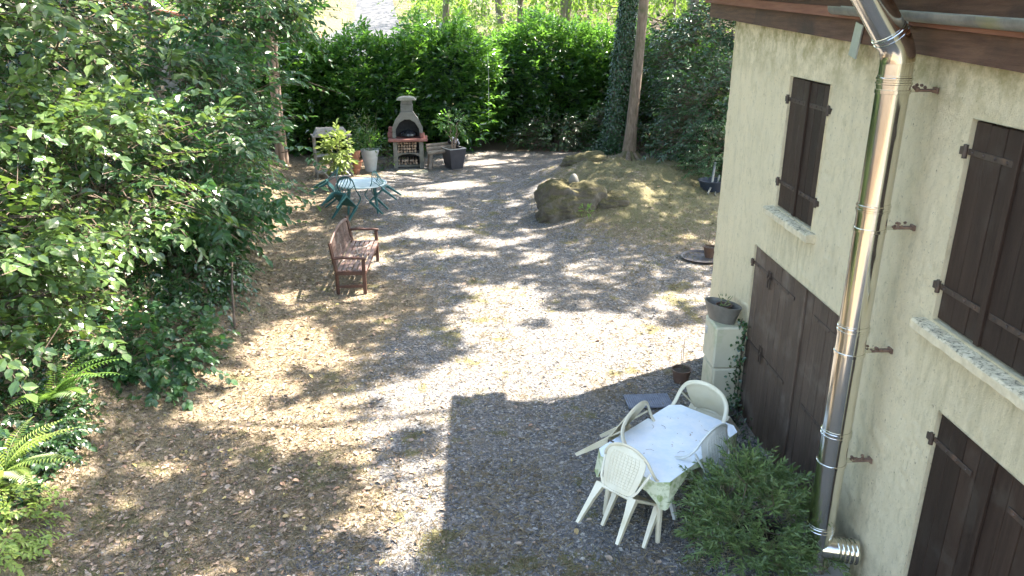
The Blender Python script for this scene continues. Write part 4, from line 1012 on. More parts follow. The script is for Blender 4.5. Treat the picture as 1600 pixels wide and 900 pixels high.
# white/pink box planter with yellow-green plant
bp = pot('box_planter', 'pale square planter with a bright yellow green leafy plant behind the round table', 'planter', (-3.98, 21.1, hz(-4, 21.1)), .25, .31, .42, mat('pinkish_planter', (.22, .15, .13), (.28, .2, .18), .6), True, rz=R(20), rim=M['rim'])
d = rdir(130); C0 = np.array([0, 0, 1.05]) + d * [.34, .32, .62] * (.3 + .7 * rng.random((130, 1)))
P, D, Nn, L, e_ = sprays(C0, d + [0, 0, .3], .2, 4, .15); leafobj('foliage', P, D, Nn, L, L * .6, M['lime'], bp, FINE)
for k in range(4): MB().tube(crookpath((0, 0, .36), (random.uniform(-.2, .2), random.uniform(-.2, .2), random.uniform(1., 1.4)), 5, .05), .01, 5).build('stem', M['twig'], bp)
# old shelf unit
sh = thing('shelf_unit', 'old silvery wooden shelf unit standing under the hedge left of the planters', 'shelf', (-4.42, 22.9, hz(-4.4, 22.9)), R(18))
for sx in (-1, 1):
    for sy in (-1, 1): MB().box((sx * .50, sy * .22, .60), (.04, .04, 1.2)).build('post', M['palewood'], sh)
for z in (.12, .62):
    for k in range(3): MB().box((0, -.15 + k * .15, z), (1.0, .13, .02)).build('board', M['palewood'], sh)
MB().box((0, 0, 1.21), (1.12, .56, .03)).build('top_board', M['palewood'], sh)
MB().add([(-.5, -.22, 1.24), (.5, -.22, 1.22), (.5, .2, 1.22), (-.5, .2, 1.22), (-.4, -.1, 1.36), (.45, 0, 1.30), (.4, .2, 1.4), (-.4, .2, 1.42)], [(0, 1, 5, 4), (1, 2, 6, 5), (2, 3, 7, 6), (3, 0, 4, 7), (4, 5, 6, 7)]).build('crumpled_cover', M['palewood'], sh)
MB().tube([(-.5, -.24, .12), (-.1, -.24, .3), (-.02, -.24, .62), (-.05, -.24, 1.0), (-.25, -.24, 1.2)], .016, 6).build('bent_brace', M['palewood'], sh)
# cord with pale bar in hedge gap
cd = thing('hanging_cord', 'thin pale cord with a short white bar hanging in the dark gap of the hedge', 'cord', (.25, 27.0, 0))
MB().tube([(0, 0, 1.05), (.01, 0, 2.4), (-.01, 0, 3.3)], .007, 5).build('cord', M['line'], cd)
MB().tube([(-.30, 0, .93), (0, 0, .97), (.10, 0, 1.06)], .025, 6).build('bar', M['line'], cd)

# ================================================================= ROCKS
def rock(label, x, y, rx, ry, rz, seed, zoff=-.08):
    nu, nv = 110, 60; z0 = hz(x, y) + zoff
    def f(u, v):
        a = u * 2 * math.pi; b = v * math.pi / 2 * 1.15 - .15
        d = Vector((math.cos(a) * math.cos(b), math.sin(a) * math.cos(b), math.sin(b)))
        q = (abs(d.x) ** 3.2 + abs(d.y) ** 3.2 + abs(d.z) ** 3.2) ** (-1 / 3.2) * .88
        px_, py_ = d.x * 1.5 + seed * 3 + d.z * .7, d.y * 1.5 + d.z * 1.9
        k = q * (1 + .55 * (float(fbm(px_, py_, .9, seed)) - .5)) + .20 * (float(fbm(px_, py_, 3.5, seed + 1, 5)) - .5) - .10 * max(0, float(vnoise(px_, py_ * 2.2, 2.4, seed + 4)) - .62)
        return (d.x * rx * k, d.y * ry * k, max(-.2, d.z) * rz * k + .12 * d.x * rz)
    mb = MB().grid(f, nu, nv); o = mb.build('boulder', M['rock'], None, True); o.location = (x, y, z0); return tag(o, label, 'rock')
rock('large mossy boulder at the edge of the gravel left of the tree', 2.05, 17.55, .88, .66, .86, 3)
rock('mossy flat topped boulder farther back near the ivy trunk', 3.0, 22.3, .80, .42, .42, 8, -.14)
rock('low grey rock half buried right beside the large mossy boulder', 2.95, 17.5, .50, .38, .34, 5)
s_ = MB().lathe([(.02, 0), (.11, .03), (.12, .10), (.08, .19), (.05, .24), (.01, .26)], 9, M=Matrix.Translation((2.1, 17.42, hz(2.1, 17.4) + .62)) @ Matrix.Rotation(.2, 4, 'X'))
tag(s_.build('standing_stone', M['concrete'], None, True), 'small grey stone standing upright on the large mossy boulder', 'stone')
sd = thing('seedling', 'bright green seedling growing at the foot of the mossy boulder', 'plant', (2.28, 16.65, hz(2.28, 16.65)))
MB().tube(crookpath((0, 0, 0), (.03, 0, .34), 4, .04), .005, 5).build('stem', M['greentwig'], sd)
plantleaves(sd, 'leaves', 26, (.05, 0, .3), (.16, .14, .12), .10, M['fern'], .4, True)

# ================================================================= TREES in view
def trunk_obj(t, path, rad, m, name='trunk', n=14):
    return MB().tube(path, rad, n).build(name, m, t, True)
# canopy clumps: unseen crown leaves placed along sun rays to shape the yard's shade
F_, TH = 1200., R(20.0); PH = R(2.24)
fw = np.array([math.sin(PH) * math.cos(TH), math.cos(PH) * math.cos(TH), -math.sin(TH)]); rt = np.array([math.cos(PH), -math.sin(PH), 0]); up = np.cross(rt, fw)
def to_px(X, Y):
    d = np.stack([X, Y, np.full_like(X, -CAMH)], -1); k = d @ fw; return 800 + F_ * (d @ rt) / k, 450 - F_ * (d @ up) / k
SUNP = [(900, 560, 200, 62, 0), (780, 498, 75, 44, -.25), (1040, 470, 42, 20, 0), (1080, 560, 70, 60, 0), (940, 520, 120, 40, 0), (620, 612, 95, 24, -.12), (740, 575, 90, 30, -.2),
        (835, 402, 34, 16, 0), (800, 455, 90, 15, .1), (680, 365, 60, 9, 0), (642, 842, 46, 40, 0), (655, 745, 40, 30, .1), (540, 672, 130, 22, -.15),
        (450, 540, 66, 42, .4), (655, 650, 48, 26, 0), (600, 745, 34, 16, 0), (560, 790, 30, 10, 0), (765, 600, 75, 22, 0), (400, 600, 80, 34, 0), (360, 650, 90, 30, 0), (490, 700, 60, 20, -.1), (270, 740, 50, 14, 0), (380, 780, 50, 12, 0), (430, 345, 34, 16, 0), (470, 318, 34, 14, 0), (455, 470, 22, 26, 0),
        (700, 288, 70, 9, 0), (640, 303, 50, 6, 0), (770, 255, 50, 7, 0), (660, 335, 60, 6, 0), (560, 372, 60, 8, 0), (700, 395, 60, 9, 0), (615, 273, 50, 6, 0), (565, 285, 55, 14, 0),
        (560, 460, 30, 14, 0), (560, 410, 26, 20, 0), (60, 740, 110, 75, 0),  (720, 240, 60, 5, 0), (500, 300, 40, 8, 0), (950, 440, 50, 8, .2), (430, 700, 50, 10, -.1)]
def sunny(X, Y):
    px, py = to_px(X, Y); v = np.zeros_like(X)
    wob = (fbm(X, Y, 1.2, 91) - .5) * 1.1
    for cx, cy, rx, ry, a in SUNP:
        dx_, dy_ = px - cx, py - cy; u = (dx_ * math.cos(a) + dy_ * math.sin(a)) / rx; q = (-dx_ * math.sin(a) + dy_ * math.cos(a)) / ry
        v = np.maximum(v, 1.25 - np.sqrt(u * u + q * q) + wob * .6)
    return v
gx, gyv = np.meshgrid(np.arange(-13., 9.5, .27), np.arange(2.2, 27.5, .27)); gx = gx.ravel() + rng.normal(0, .08, gx.size); gyv = gyv.ravel() + rng.normal(0, .08, gyv.size)
sv = sunny(gx, gyv); lit = sv > .28
lit |= (gx > -1.45) & (gx < -.1) & (gyv > 6.0) & (gyv < 9.3) & (fbm(gx, gyv, 1.5, 98) > .42)
lit |= (gx > -.9) & (gx < 2.8) & (gyv > 8.6) & (gyv < 9.9)
lb = gx < bank_x(gyv) - 1.2
band = (gx > -9.6) & (gyv < 12.0) & (gyv > 7.4 + .35 * (gx + 6)) & (fbm(gx, gyv, 1.1, 95) > .46)
lit = np.where(lb, band | (fbm(gx, gyv, .8, 96) > .63), lit)
lit |= (gx < -4.4) & (gx > -6.6) & (gyv > 5.2) & (gyv < 7.1)
lit |= (fbm(gx, gyv, 1.1, 97) > .66)
k = ~lit & (rng.random(gx.size) < .93); cx_, cy_ = gx[k], gyv[k]
hh = rng.uniform(10.5, 15.5, len(cx_)) + 1.5 * (fbm(cx_, cy_, .3, 99) - .5)
sv3 = np.array(SUN); CC = np.stack([cx_, cy_, np.zeros_like(cx_)], 1) + (hh / sv3[2])[:, None] * sv3
TR = [  # x, y, r, top, label, bark
    (4.55, 23.3, .17, 16, 'slender reddish brown tree trunk leaning up from the roots on the mound', 'bark'),
    (4.35, 25.2, .27, 16.5, 'thick tree trunk wrapped in dark ivy behind the mound', 'greybark'),
    (11.5, 13.0, .22, 16.5, 'tall broadleaf tree standing behind the house beside the barn end', 'greybark'),
    (12.0, 6.5, .22, 16.5, 'tall broadleaf tree standing behind the middle of the house', 'greybark'),
    (10.5, 19.5, .2, 16, 'tall broadleaf tree right of the yard beyond the dark shrubs', 'greybark'),
    (7.6, 28.5, .2, 16, 'tall broadleaf tree rising behind the right end of the laurel hedge', 'greybark')]
TX = np.array([[a[0], a[1]] for a in TR]); own = np.argmin(((CC[:, None, :2] - TX[None]) ** 2).sum(-1), 1)
TP = []
for ti, (x, y, r_, top, label, bark) in enumerate(TR):
    z0 = hz(x, y) - .05; t = thing('tree', label, 'tree', (x, y, z0), 0); TP.append(t)
    if ti == 0: lean = Vector((.75, .3, 0)); base = Vector((-.15, -.4, 0))
    elif ti == 1: lean = Vector((1.1, .4, 0)); base = Vector((-.05, 0, 0))
    else: lean = Vector((random.uniform(-.5, .5), random.uniform(-.5, .5), 0)); base = Vector((0, 0, 0))
    path = []; rad = []
    for i in range(17):
        f = i / 16; p = base + lean * f * 1.0 + Vector((0, 0, top * f)) + Vector((.10 * math.sin(f * 9 + ti), .08 * math.cos(f * 7), 0)) * f
        path.append(p); rad.append(r_ * (1 - .72 * f) * (1.35 if i == 0 else 1))
    trunk_obj(t, path, rad, M[bark])
    cc = CC[own == ti] - np.array(t.location)
    if len(cc):
        for _ in range(16):
            e = Vector(cc[random.randrange(len(cc))]); s0 = path[min(16, max(6, int(16 * (e.z - 1.8) / top)))]
            pth = crookpath(s0, e, 6, .04); L0 = (e - s0).length
            MB().tube(pth, [max(.012, .055 * (1 - q / 7)) for q in range(7)], 6).build('branch', M[bark], t, True)
        K = 24; P = cc[:, None] + rdir(len(cc) * K).reshape(len(cc), K, 3) * np.array([.26, .26, .2]) * (rng.random((len(cc), K, 1)) ** .5); P = P.reshape(-1, 3)
        n = len(P); leafobj('crown', P, rdir(n), rdir(n) * .6 + sv3, rng.uniform(.14, .24, n), rng.uniform(.10, .16, n), M['canopy'], t)  # crown leaves laid out by the sun patches, out of view
# root flare + ivy on the trunks
t = TP[0]
for k in range(7):
    a = -2.7 + k * .45; p0_ = Vector((-.15, -.4, .35)); p1_ = Vector((-.15 + math.cos(a) * .35, -.4 + math.sin(a) * .4, .06)); p2_ = Vector((-.15 + math.cos(a) * .95, -.4 + math.sin(a) * 1.1, -.10))
    MB().tube([p0_, p1_, p2_], [.10, .085, .04], 7).build('root', M['rock' if k % 2 else 'bark'], t, True)
t = TP[1]; n = 7600; tt = rng.random(n); a = rng.uniform(0, 6.28, n); rr = (.30 + .12 * rng.random(n)) * (1 - .35 * tt) * (1 + .8 * np.maximum(0, .25 - tt) * 2)
P = np.stack([np.cos(a) * rr - .05 + .39 * tt, np.sin(a) * rr + .14 * tt, tt * 5.8], 1)
leafobj('ivy_foliage', P, np.stack([np.cos(a) * .4, np.sin(a) * .4, -np.ones(n) * .8], 1) + rdir(n) * .6, np.stack([np.cos(a), np.sin(a), np.full(n, .5)], 1) + rdir(n) * .5, .085, .075, M['dark_leaf'], t, FINE)
n = 900; a = rng.uniform(0, 6.28, n); rr = rng.random(n) ** .6 * .9
P = np.stack([np.cos(a) * rr - .2, np.sin(a) * rr - .3, (1 - rr) * rng.random(n) * 1.0 + .05], 1)
leafobj('ivy_foliage', P, rdir(n), rdir(n) + [0, 0, 1], .085, .075, M['dark_leaf'], t, FINE)

# ================================================================= LAUREL HEDGE
def hedge_bush(label, x, y, rx, ry, top, ns):
    c = (x, y, top * .5)
    t = thing('laurel_bush', label, 'hedge', (x, y, hz(x, y)), 0, 'laurel hedge bushes along the back of the yard')
    off = np.array([x, y, hz(x, y)]); P = []; O = []
    d = rdir(ns); d = unit(d * [1, 1, 1] + np.array([0, -.5, .25]) * rng.random((ns, 1)))
    sup = (np.abs(d) ** 3.2).sum(-1) ** (-1 / 3.2)      # squarish hedge shape
    lump = 1 + .10 * np.sin(d[:, 0] * 9 + x) + .09 * np.cos(d[:, 2] * 8 + x * 2) + .07 * rng.normal(size=ns)
    C0 = np.array(c) + d * np.array([rx, ry, top * .52]) * (sup * lump * (1 - .25 * rng.random(ns) ** 2))[:, None]
    C0[:, 2] = np.maximum(C0[:, 2], .12 + height(C0[:, 0], C0[:, 1]))
    O = d * [.9, .9, .5] + rng.normal(size=(ns, 3)) * .4 + [0, 0, .55]
    P, D, Nn, L, e = sprays(C0, O, .34, 8, .19, .1, .8, .4, .3)
    leafobj('foliage', P - off, D, Nn, L, L * .42, M['laurel'], t, MID)
    nb = ns * 2; dd = rdir(nb); s2 = (np.abs(dd) ** 3.2).sum(-1) ** (-1 / 3.2)
    P = np.array(c) + dd * np.array([rx, ry, top * .5]) * (s2 * (.55 + .3 * rng.random(nb)))[:, None]; P[:, 2] = np.maximum(P[:, 2], .1)
    leafobj('inner_foliage', P - off, rdir(nb) + [0, 0, -.5], dd + rdir(nb) * .6, .30, .17, M['dark_leaf'], t, MID)  # darker leaf colour paints shade into the depth of the hedge
    for k in range(6):
        a = Vector((random.uniform(-.6, .6) * rx, random.uniform(-.2, .3), -.05)); b = Vector((a.x * 1.5, random.uniform(-.4, .4), top * .8))
        MB().tube(crookpath(a, b, 5, .03), [.05, .045, .04, .03, .02, .012], 7).build('stem', M['twig'], t, True)
hedge_bush('dark laurel bush at the left end of the hedge behind the shelf unit', -6.6, 27.2, 1.9, 1.3, 3.55, 1900)
hedge_bush('laurel bush of the hedge directly behind the potted plants', -4.0, 27.3, 1.8, 1.3, 3.5, 1900)
hedge_bush('tall bright topped laurel bush right behind the barbecue', -1.5, 28.0, 1.9, 1.4, 3.98, 2200)
hedge_bush('laurel bush just right of the dark gap in the hedge', 2.3, 29.6, 1.75, 1.4, 3.95, 1900)
hedge_bush('laurel bush of the hedge in the middle right behind the ivy trunk', 4.9, 29.8, 1.8, 1.4, 3.8, 1800)
hedge_bush('laurel bush of the hedge right of the slender trunk', 7.2, 29.2, 1.7, 1.4, 3.7, 1600)
hedge_bush('lower laurel bush set back filling the gap in the hedge', .55, 30.4, 1.3, 1.0, 3.35, 1100)
# dark shrubs on the right, in front of the hedge and beside the house corner
shrub('dark_shrub', 'dense dark evergreen shrub right of the trees beside the house corner', 'shrub', (7.0, 22.3, 1.6), (1.7, 1.5, 1.9), M['dark_leaf'], 1500, .14, .5, 9, .42, fine=False)
shrub('tall_shrub', 'tall dark feathery shrub reaching the eaves beside the house corner', 'shrub', (7.6, 25.0, 3.0), (2.1, 1.7, 2.4), M['dark_leaf'], 1800, .16, .6, 9, .42, fine=False)
shrub('dark_shrub', 'low dark shrub with small leaves beside the blue tub at the house corner', 'shrub', (6.35, 20.1, .8), (.9, .9, .9), M['shade_leaf'], 420, .09, .35, 9, .42, fine=False)
shrub('dark_shrub', 'dark low bush under the hedge right of the mound behind the trunk', 'shrub', (5.6, 26.6, 1.2), (1.7, 1.1, 1.3), M['dark_leaf'], 1000, .11, .4, 8, .42, fine=False)
shrub('dark_shrub', 'dark ground hugging bush under the hedge left of the ivy trunk', 'shrub', (2.6, 27.3, .5), (1.4, .8, .6), M['dark_leaf'], 420, .11, .4, 8, .42, fine=False)
# blue tub with pole, tray with pot near the wall corner
tbx = thing('blue_tub', 'dark blue round tub standing on the grass by the house corner', 'tub', (5.85, 19.1, hz(5.85, 19.1)))
MB().lathe([(.26, 0), (.34, .26), (.36, .27), (.36, .29), (.32, .29), (.25, .04), (.01, .04)], 28).build('tub_body', M['bluetub'], tbx, True)
tag(MB().tube([(5.62, 18.62, hz(5.6, 18.6) + .02), (5.78, 18.9, .5), (5.95, 19.3, 1.0)], [.022, .03, .03], 8).build('grey_pole', M['zinc'], None, True), 'grey pole leaning against the dark blue tub', 'pole')
tag(MB().tube([(5.78, 18.55, hz(5.8, 18.5) + .02), (5.9, 18.9, .35), (6.05, 19.2, .7)], [.018, .022, .022], 8).build('grey_pole', M['zinc'], None, True), 'thinner grey pole at the right of the blue tub', 'pole')
ty = thing('round_tray', 'black round tray lying on the grass at the house corner', 'tray', (4.35, 14.45, hz(4.35, 14.45)))
MB().lathe([(.36, .005), (.40, .05), (.415, .05), (.37, 0)], 30).build('tray_rim', M['charpot'], ty, True)
MB().lathe([(.365, .006), (.2, .012), (.01, .012)], 30).build('tray_base', M['charpot'], ty, True)
p = pot('flower_pot', 'reddish brown pot with dry twigs standing in the black tray', 'flower pot', (4.52, 14.5, hz(4.5, 14.5) + .012), .09, .13, .22, M['brownpot'])
for k in range(5): MB().tube(crookpath((0, 0, .18), (random.uniform(-.3, .1), random.uniform(-.2, .2), random.uniform(.35, .6)), 4, .06), .004, 4).build('stem', M['twig'], p)

# ================================================================= LEFT BANK
LG = 'shrubs crowding the left bank'
shrub('hazel_bush', 'sunlit pale green hazel bush nearest the camera on the left bank', 'bush', (-6.1, 8.7, 1.7), (1.3, 1.4, 1.15), M['hazel'], 360, .13, .55, 9, .74, parts=290, boughs=24, bias=(.8, -.5, .3), group=LG)
shrub('hazel_bush', 'tall sunlit bush of light leaves behind the nearest hazel', 'bush', (-6.2, 11.3, 2.55), (1.75, 1.7, 1.35), M['hazel'], 400, .145, .62, 9, .70, parts=290, boughs=28, bias=(.8, -.6, .3), group=LG)
shrub('dogwood_bush', 'shaded bluish green dogwood bush overhanging the bench side of the bank', 'bush', (-5.3, 13.6, 1.7), (1.2, 1.9, 1.35), M['shade_leaf'], 430, .15, .55, 9, .62, parts=200, boughs=42, bias=(.8, -.6, .2), group=LG)
shrub('dogwood_bush', 'large layered bush with drooping sprays above the round table end', 'bush', (-6.6, 16.6, 2.6), (1.7, 2.0, 1.8), M['shade_leaf'], 520, .17, .7, 9, .58, boughs=46, bias=(.8, -.6, .2), group=LG)
shrub('leafy_bush', 'loose green bush on the bank beside the pinkish multi stemmed tree', 'bush', (-6.9, 20.3, 1.9), (1.2, 1.6, 1.6), M['shade_leaf'], 400, .14, .5, 9, .5, fine=False, bias=(.8, -.6, .2), group=LG)
shrub('leafy_bush', 'small yellowish green bush at the foot of the bank near the round table', 'bush', (-5.5, 17.4, .9), (.7, .9, .7), M['fern'], 260, .06, .35, 10, .45, fine=False, group=LG)
shrub('overhanging_tree', 'tree crown with broad sunlit leaves overhanging from the upper left', 'tree', (-8.4, 14.2, 4.7), (2.6, 2.6, 1.5), M['hazel'], 300, .19, .8, 8, .66, stems=7, boughs=22, bias=(.8, -.7, .1))
shrub('overhanging_tree', 'darker tree crown filling the far upper left corner', 'tree', (-8.6, 10.2, 3.9), (1.5, 1.7, 1.3), M['shade_leaf'], 300, .15, .6, 9, .62, stems=6, boughs=26, bias=(.7, -.7, 0))
shrub('overhanging_tree', 'tree with long leafy sprays reaching over the left end of the hedge', 'tree', (-7.1, 21.0, 4.7), (2.4, 2.2, 1.0), M['shade_leaf'], 360, .20, .9, 9, .55, stems=6, boughs=24, bias=(.9, -.5, -.1))
shrub('overhanging_tree', 'dark tree mass at the back of the left bank behind the bushes', 'tree', (-11.5, 19.5, 4.0), (2.6, 4.5, 3.2), M['dark_leaf'], 1100, .20, .7, 8, .6, stems=6, fine=False, bias=(.8, -.7, 0))
shrub('overhanging_tree', 'dark leafy tree filling the bank behind the nearest hazel', 'tree', (-8.9, 11.3, 2.6), (1.9, 4.2, 2.8), M['dark_leaf'], 1300, .16, .6, 9, .6, stems=6, fine=False, bias=(.9, -.6, 0))
shrub('bramble_patch', 'low bramble and ivy tangle at the foot of the bank beside the ferns', 'bramble', (-4.5, 9.6, .35), (.75, 1.1, .42), M['shade_leaf'], 260, .10, .3, 8, .8, bias=(.3, -.3, .3), stems=3)
shrub('bramble_patch', 'dark bramble tangle under the dogwood bush', 'bramble', (-4.9, 12.0, .55), (.9, 1.2, .6), M['dark_leaf'], 300, .10, .35, 8, .75, bias=(.3, -.3, .2), stems=3)
shrub('bramble_patch', 'low dark ivy and bramble on the bank below the dark fern', 'bramble', (-4.9, 7.1, .42), (.6, .7, .30), M['dark_leaf'], 260, .07, .22, 8, .8, stems=2)
shrub('bramble_patch', 'sunlit yellow green weeds in the bottom left corner below the fern', 'weeds', (-4.45, 5.85, .22), (.45, .5, .25), M['sunlit_fern'], 220, .06, .22, 8, .55, stems=2)
# trees added on the bank: their unseen crowns block sky light from the left
for (x, y, lb) in ((-9.5, 8.5, 'tall tree added on the left bank to block sky behind the nearest bushes'), (-10.5, 15.5, 'tall tree added on the left bank to block sky opposite the bench'), (-9.5, 23.5, 'tall tree added on the left bank to block sky near the end of the hedge')):
    z0 = hz(x, y); t = thing('sky_block_tree', lb, 'tree', (x, y, z0 - .1), 0, 'trees added to block sky over the left bank')
    path = [Vector((.9 * f * f, .2 * math.sin(f * 6), 10 * f)) for f in np.linspace(0, 1, 12)]
    trunk_obj(t, path, [.2 * (1 - .75 * f) for f in np.linspace(0, 1, 12)], M['greybark'])
    for k in range(8):
        s0 = path[6 + k // 2]; a = k * .9; MB().tube(crookpath(s0, s0 + Vector((math.cos(a) * 3, math.sin(a) * 3, 1.2)), 6, .05), [.07, .06, .05, .04, .03, .02, .01], 6).build('branch', M['greybark'], t, True)
    d = rdir(2600); P = np.array([1.0, 0, 9.0]) + d * [4.2, 4.4, 2.4] * (.4 + .6 * rng.random((2600, 1)) ** .5)
    P = (P[:, None] + rng.normal(size=(2600, 5, 3)) * .22).reshape(-1, 3)
    leafobj('crown', P, rdir(len(P)), rdir(len(P)) + [0, 0, 1.2], .24, .16, M['canopy'], t)
# pinkish multi-stem tree at the end of the bank
mt = thing('multi_stem_tree', 'pinkish multi stemmed tree trunk rising beside the left end of the hedge', 'tree', (-6.3, 24.4, hz(-6.3, 24.4) - .05))
for k in range(5):
    a = k * 1.26; MB().tube([(math.cos(a) * .13, math.sin(a) * .1, 0), (math.cos(a) * .10, math.sin(a) * .08, 1.6), (math.cos(a) * .10 + .03, math.sin(a) * .09, 3.3), (math.cos(a) * .5, math.sin(a) * .5, 6.5)], [.085, .07, .06, .03], 9).build('trunk', M['pinkbark'], mt, True)
d = rdir(300); C0 = np.array([0, 0, 6.2]) + d * [2.2, 2.2, 1.3]
P, D, Nn, L, e_ = sprays(C0, d, .6, 8, .14); leafobj('crown', P, D, Nn, L, L * .5, M['shade_leaf'], mt)
# dead sticks
tag(MB().tube([(-4.02, 11.9, hz(-4, 11.9) + .75), (-3.92, 11.4, hz(-3.9, 11.4) + .42), (-3.78, 10.9, hz(-3.78, 10.9) + .02)], [.012, .018, .022], 7).build('dead_stick', M['twig'], None, True), 'brown dead stick leaning out of the bank beneath the dogwood', 'stick')
# ferns
def frond(L, m, parent, loc, az, el, curl, wmax):
    n = 24; T = np.linspace(0, 1, n); pts = []; p = Vector((0, 0, 0)); e = el
    for i in range(n):
        pts.append(p.copy()); p += Vector((math.cos(e), 0, math.sin(e))) * (L / n); e -= curl / n
    P = []; D = []; Nn = []; LL = []
    for i in range(2, n):
        tn = (pts[i] - pts[i - 1]).normalized(); wd = wmax * math.sin(math.pi * min(1, (T[i] * .86 + .16))) ** .8 * (1.05 - T[i] * .45)
        nn = Vector((0, 1, 0)).cross(tn) * -1
        for sgn in (-1, 1):
            P.append(pts[i]); D.append(Vector((0, sgn, 0)) * .93 + tn * .38 + Vector((0, 0, -.12))); Nn.append(nn); LL.append(max(.012, wd))
    P, D, Nn, LL = map(np.array, (P, D, Nn, LL)); V, F, k = leafgeo(P, D, Nn, LL, np.full(len(P), L / n * 1.05) , (MID[0] * [1, .55, 1] + [0, 0, 0], MID[1]))
    # cut each pinna into small teeth by adding short leaflets
    t2 = []; nP = len(P)
    V = list(map(tuple, V)); F = list(map(tuple, F)); mb = MB().add(V, F); mb.tube(pts, [max(.0012, .0045 * (1 - q / n)) for q in range(n)], 4)
    me = mb.mesh('frond', m); a = me.attributes.new('tint', 'FLOAT', 'POINT'); rv = random.random() * .9
    a.data.foreach_set('value', [rv] * len(me.vertices))
    o = link(bpy.data.objects.new('frond', me), parent); o.location = loc; o.rotation_euler = (random.uniform(-.25, .25), 0, az); return o
def fern(label, x, y, z, fr, m):
    t = thing('fern', label, 'fern', (x, y, z))
    for az, el, L, curl, wm in fr: frond(L, m, t, (0, 0, 0), R(az), R(el), curl, wm)
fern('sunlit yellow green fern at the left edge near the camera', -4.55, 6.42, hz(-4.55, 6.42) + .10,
     [(22, 50, .80, 1.0, .16), (-10, 36, .86, .9, .16), (48, 62, .7, 1.1, .14), (-40, 32, .74, .9, .14), (80, 62, .65, 1.2, .12), (-75, 36, .6, 1.0, .12), (140, 60, .6, 1.2, .12), (200, 60, .6, 1.2, .12), (4, 62, .8, 1.1, .14)], M['sunlit_fern'])
fern('dark green fern spreading its fronds under the hazel bush', -4.75, 7.75, hz(-4.75, 7.75) + .15,
     [(-12, 50, 1.05, 1.1, .17), (-38, 44, 1.05, 1.1, .17), (20, 55, .95, 1.2, .16), (-70, 50, .85, 1.2, .15), (60, 60, .8, 1.2, .14), (110, 60, .7, 1.2, .13), (-110, 50, .7, 1.2, .13), (180, 60, .6, 1.2, .12), (5, 68, .95, 1.3, .15), (-25, 62, .95, 1.3, .15)], M['fern'])
fern('shaded fern behind the dark green one higher on the bank', -5.3, 8.1, hz(-5.3, 8.1) + .25,
     [(-15, 52, .9, 1.15, .15), (-55, 46, .9, 1.2, .15), (35, 55, .8, 1.2, .14), (-95, 50, .7, 1.2, .13), (80, 60, .7, 1.2, .13), (-35, 65, .9, 1.2, .14)], M['fern'])

# ================================================================= BEYOND THE HEDGE
# small tiled shed at the left behind the hedge
sd_ = thing('garden_shed', 'low shed with a row of pink terracotta verge tiles behind the left hedge', 'shed', (-9.5, 30.2, 0))
MB().box((0, .9, 1.7), (5.4, 1.6, 3.4)).build('wall', M['concrete'], sd_)
MB().add([(-3.4, -.1, 4.75), (3.3, -.1, 3.72), (3.3, 2, 3.72), (-3.4, 2, 4.75), (-3.4, -.1, 4.67), (3.3, -.1, 3.64), (3.3, 2, 3.64), (-3.4, 2, 4.67)], [(0, 1, 2, 3), (7, 6, 5, 4), (0, 4, 5, 1), (1, 5, 6, 2), (2, 6, 7, 3), (3, 7, 4, 0)]).build('roof', M['tile'], sd_)
for k in range(16):
    a = Vector((-3.35 + k * .42, -.16, 4.80 - k * .0646)); MB().tube([a, a + Vector((.46, 0, -.085))], [.085, .075], 8).build('verge_tile', M['tile'], sd_, True)
BT = [(3.6, 37, .17), (-1.55, 37.5, .24), (1.1, 46, .24), (2.4, 48, .20), (4.5, 42, .24), (5.6, 52, .24), (7.4, 40, .30), (10.8, 46, .28), (9.2, 38, .22), (13, 50, .2), (-16, 48, .25), (-13.5, 40, .2), (0.2, 60, .2), (8, 60, .2), (15.5, 62, .25), (-2.2, 56, .2), (-20, 60, .2)]
BL = ['thin trunk with pale ivy just beyond the middle of the hedge', 'brown trunk rising behind the tallest laurel bush', 'dark trunk in the woodland left of the bright gap', 'slim pale trunk in the woodland right of the bright gap', 'forked grey trunk beyond the middle of the hedge', 'thin far trunk between the forked tree and the ivy trunk',
      'thick woodland trunk behind the ivy covered tree', 'grey trunk beyond the right part of the hedge', 'trunk just right of the slender reddish tree beyond the hedge', 'far trunk near the eaves of the house', 'trunk left of the far road', 'trunk near the shed beyond the left hedge', 'distant trunk above the dark hedge gap', 'distant trunk deep in the wood on the right', 'distant trunk behind the eaves', 'distant trunk right beside the far road', 'distant trunk left of the far road']
for i, ((x, y, r_), lb) in enumerate(zip(BT, BL)):
    z0 = hz(x, y) - .1; t = thing('woodland_tree', lb, 'tree', (x, y, z0), 0, 'trees in the wood beyond the hedge')
    top = random.uniform(8, 11); ln = Vector((random.uniform(-.9, .9), random.uniform(-.5, .5), 0))
    path = [ln * (f ** 1.3) + Vector((.12 * math.sin(f * 8 + i), 0, top * f)) for f in np.linspace(0, 1, 10)]
    trunk_obj(t, path, [r_ * (1 - .7 * f) for f in np.linspace(0, 1, 10)], M['greybark'], n=10)
    for k in range(5):
        f = random.uniform(.22, .9); s0 = path[int(f * 9)]; a = random.random() * 6.28; e = s0 + Vector((math.cos(a) * 2.2, math.sin(a) * 2.2, random.uniform(.3, 1.6)))
        MB().tube(crookpath(s0, e, 5, .05), [.06, .05, .04, .03, .02, .01], 6).build('branch', M['greybark'], t, True)
    ns = 330; d = rdir(ns); C0 = np.array(path[6]) + d * [2.9, 2.9, 3.4] * (.45 + .55 * rng.random((ns, 1)))
    P, D, Nn, L, e_ = sprays(C0, d, .8, 7, .22, .3); leafobj('crown', P, D, Nn, L, L * .6, M['wood_leaf'], t)
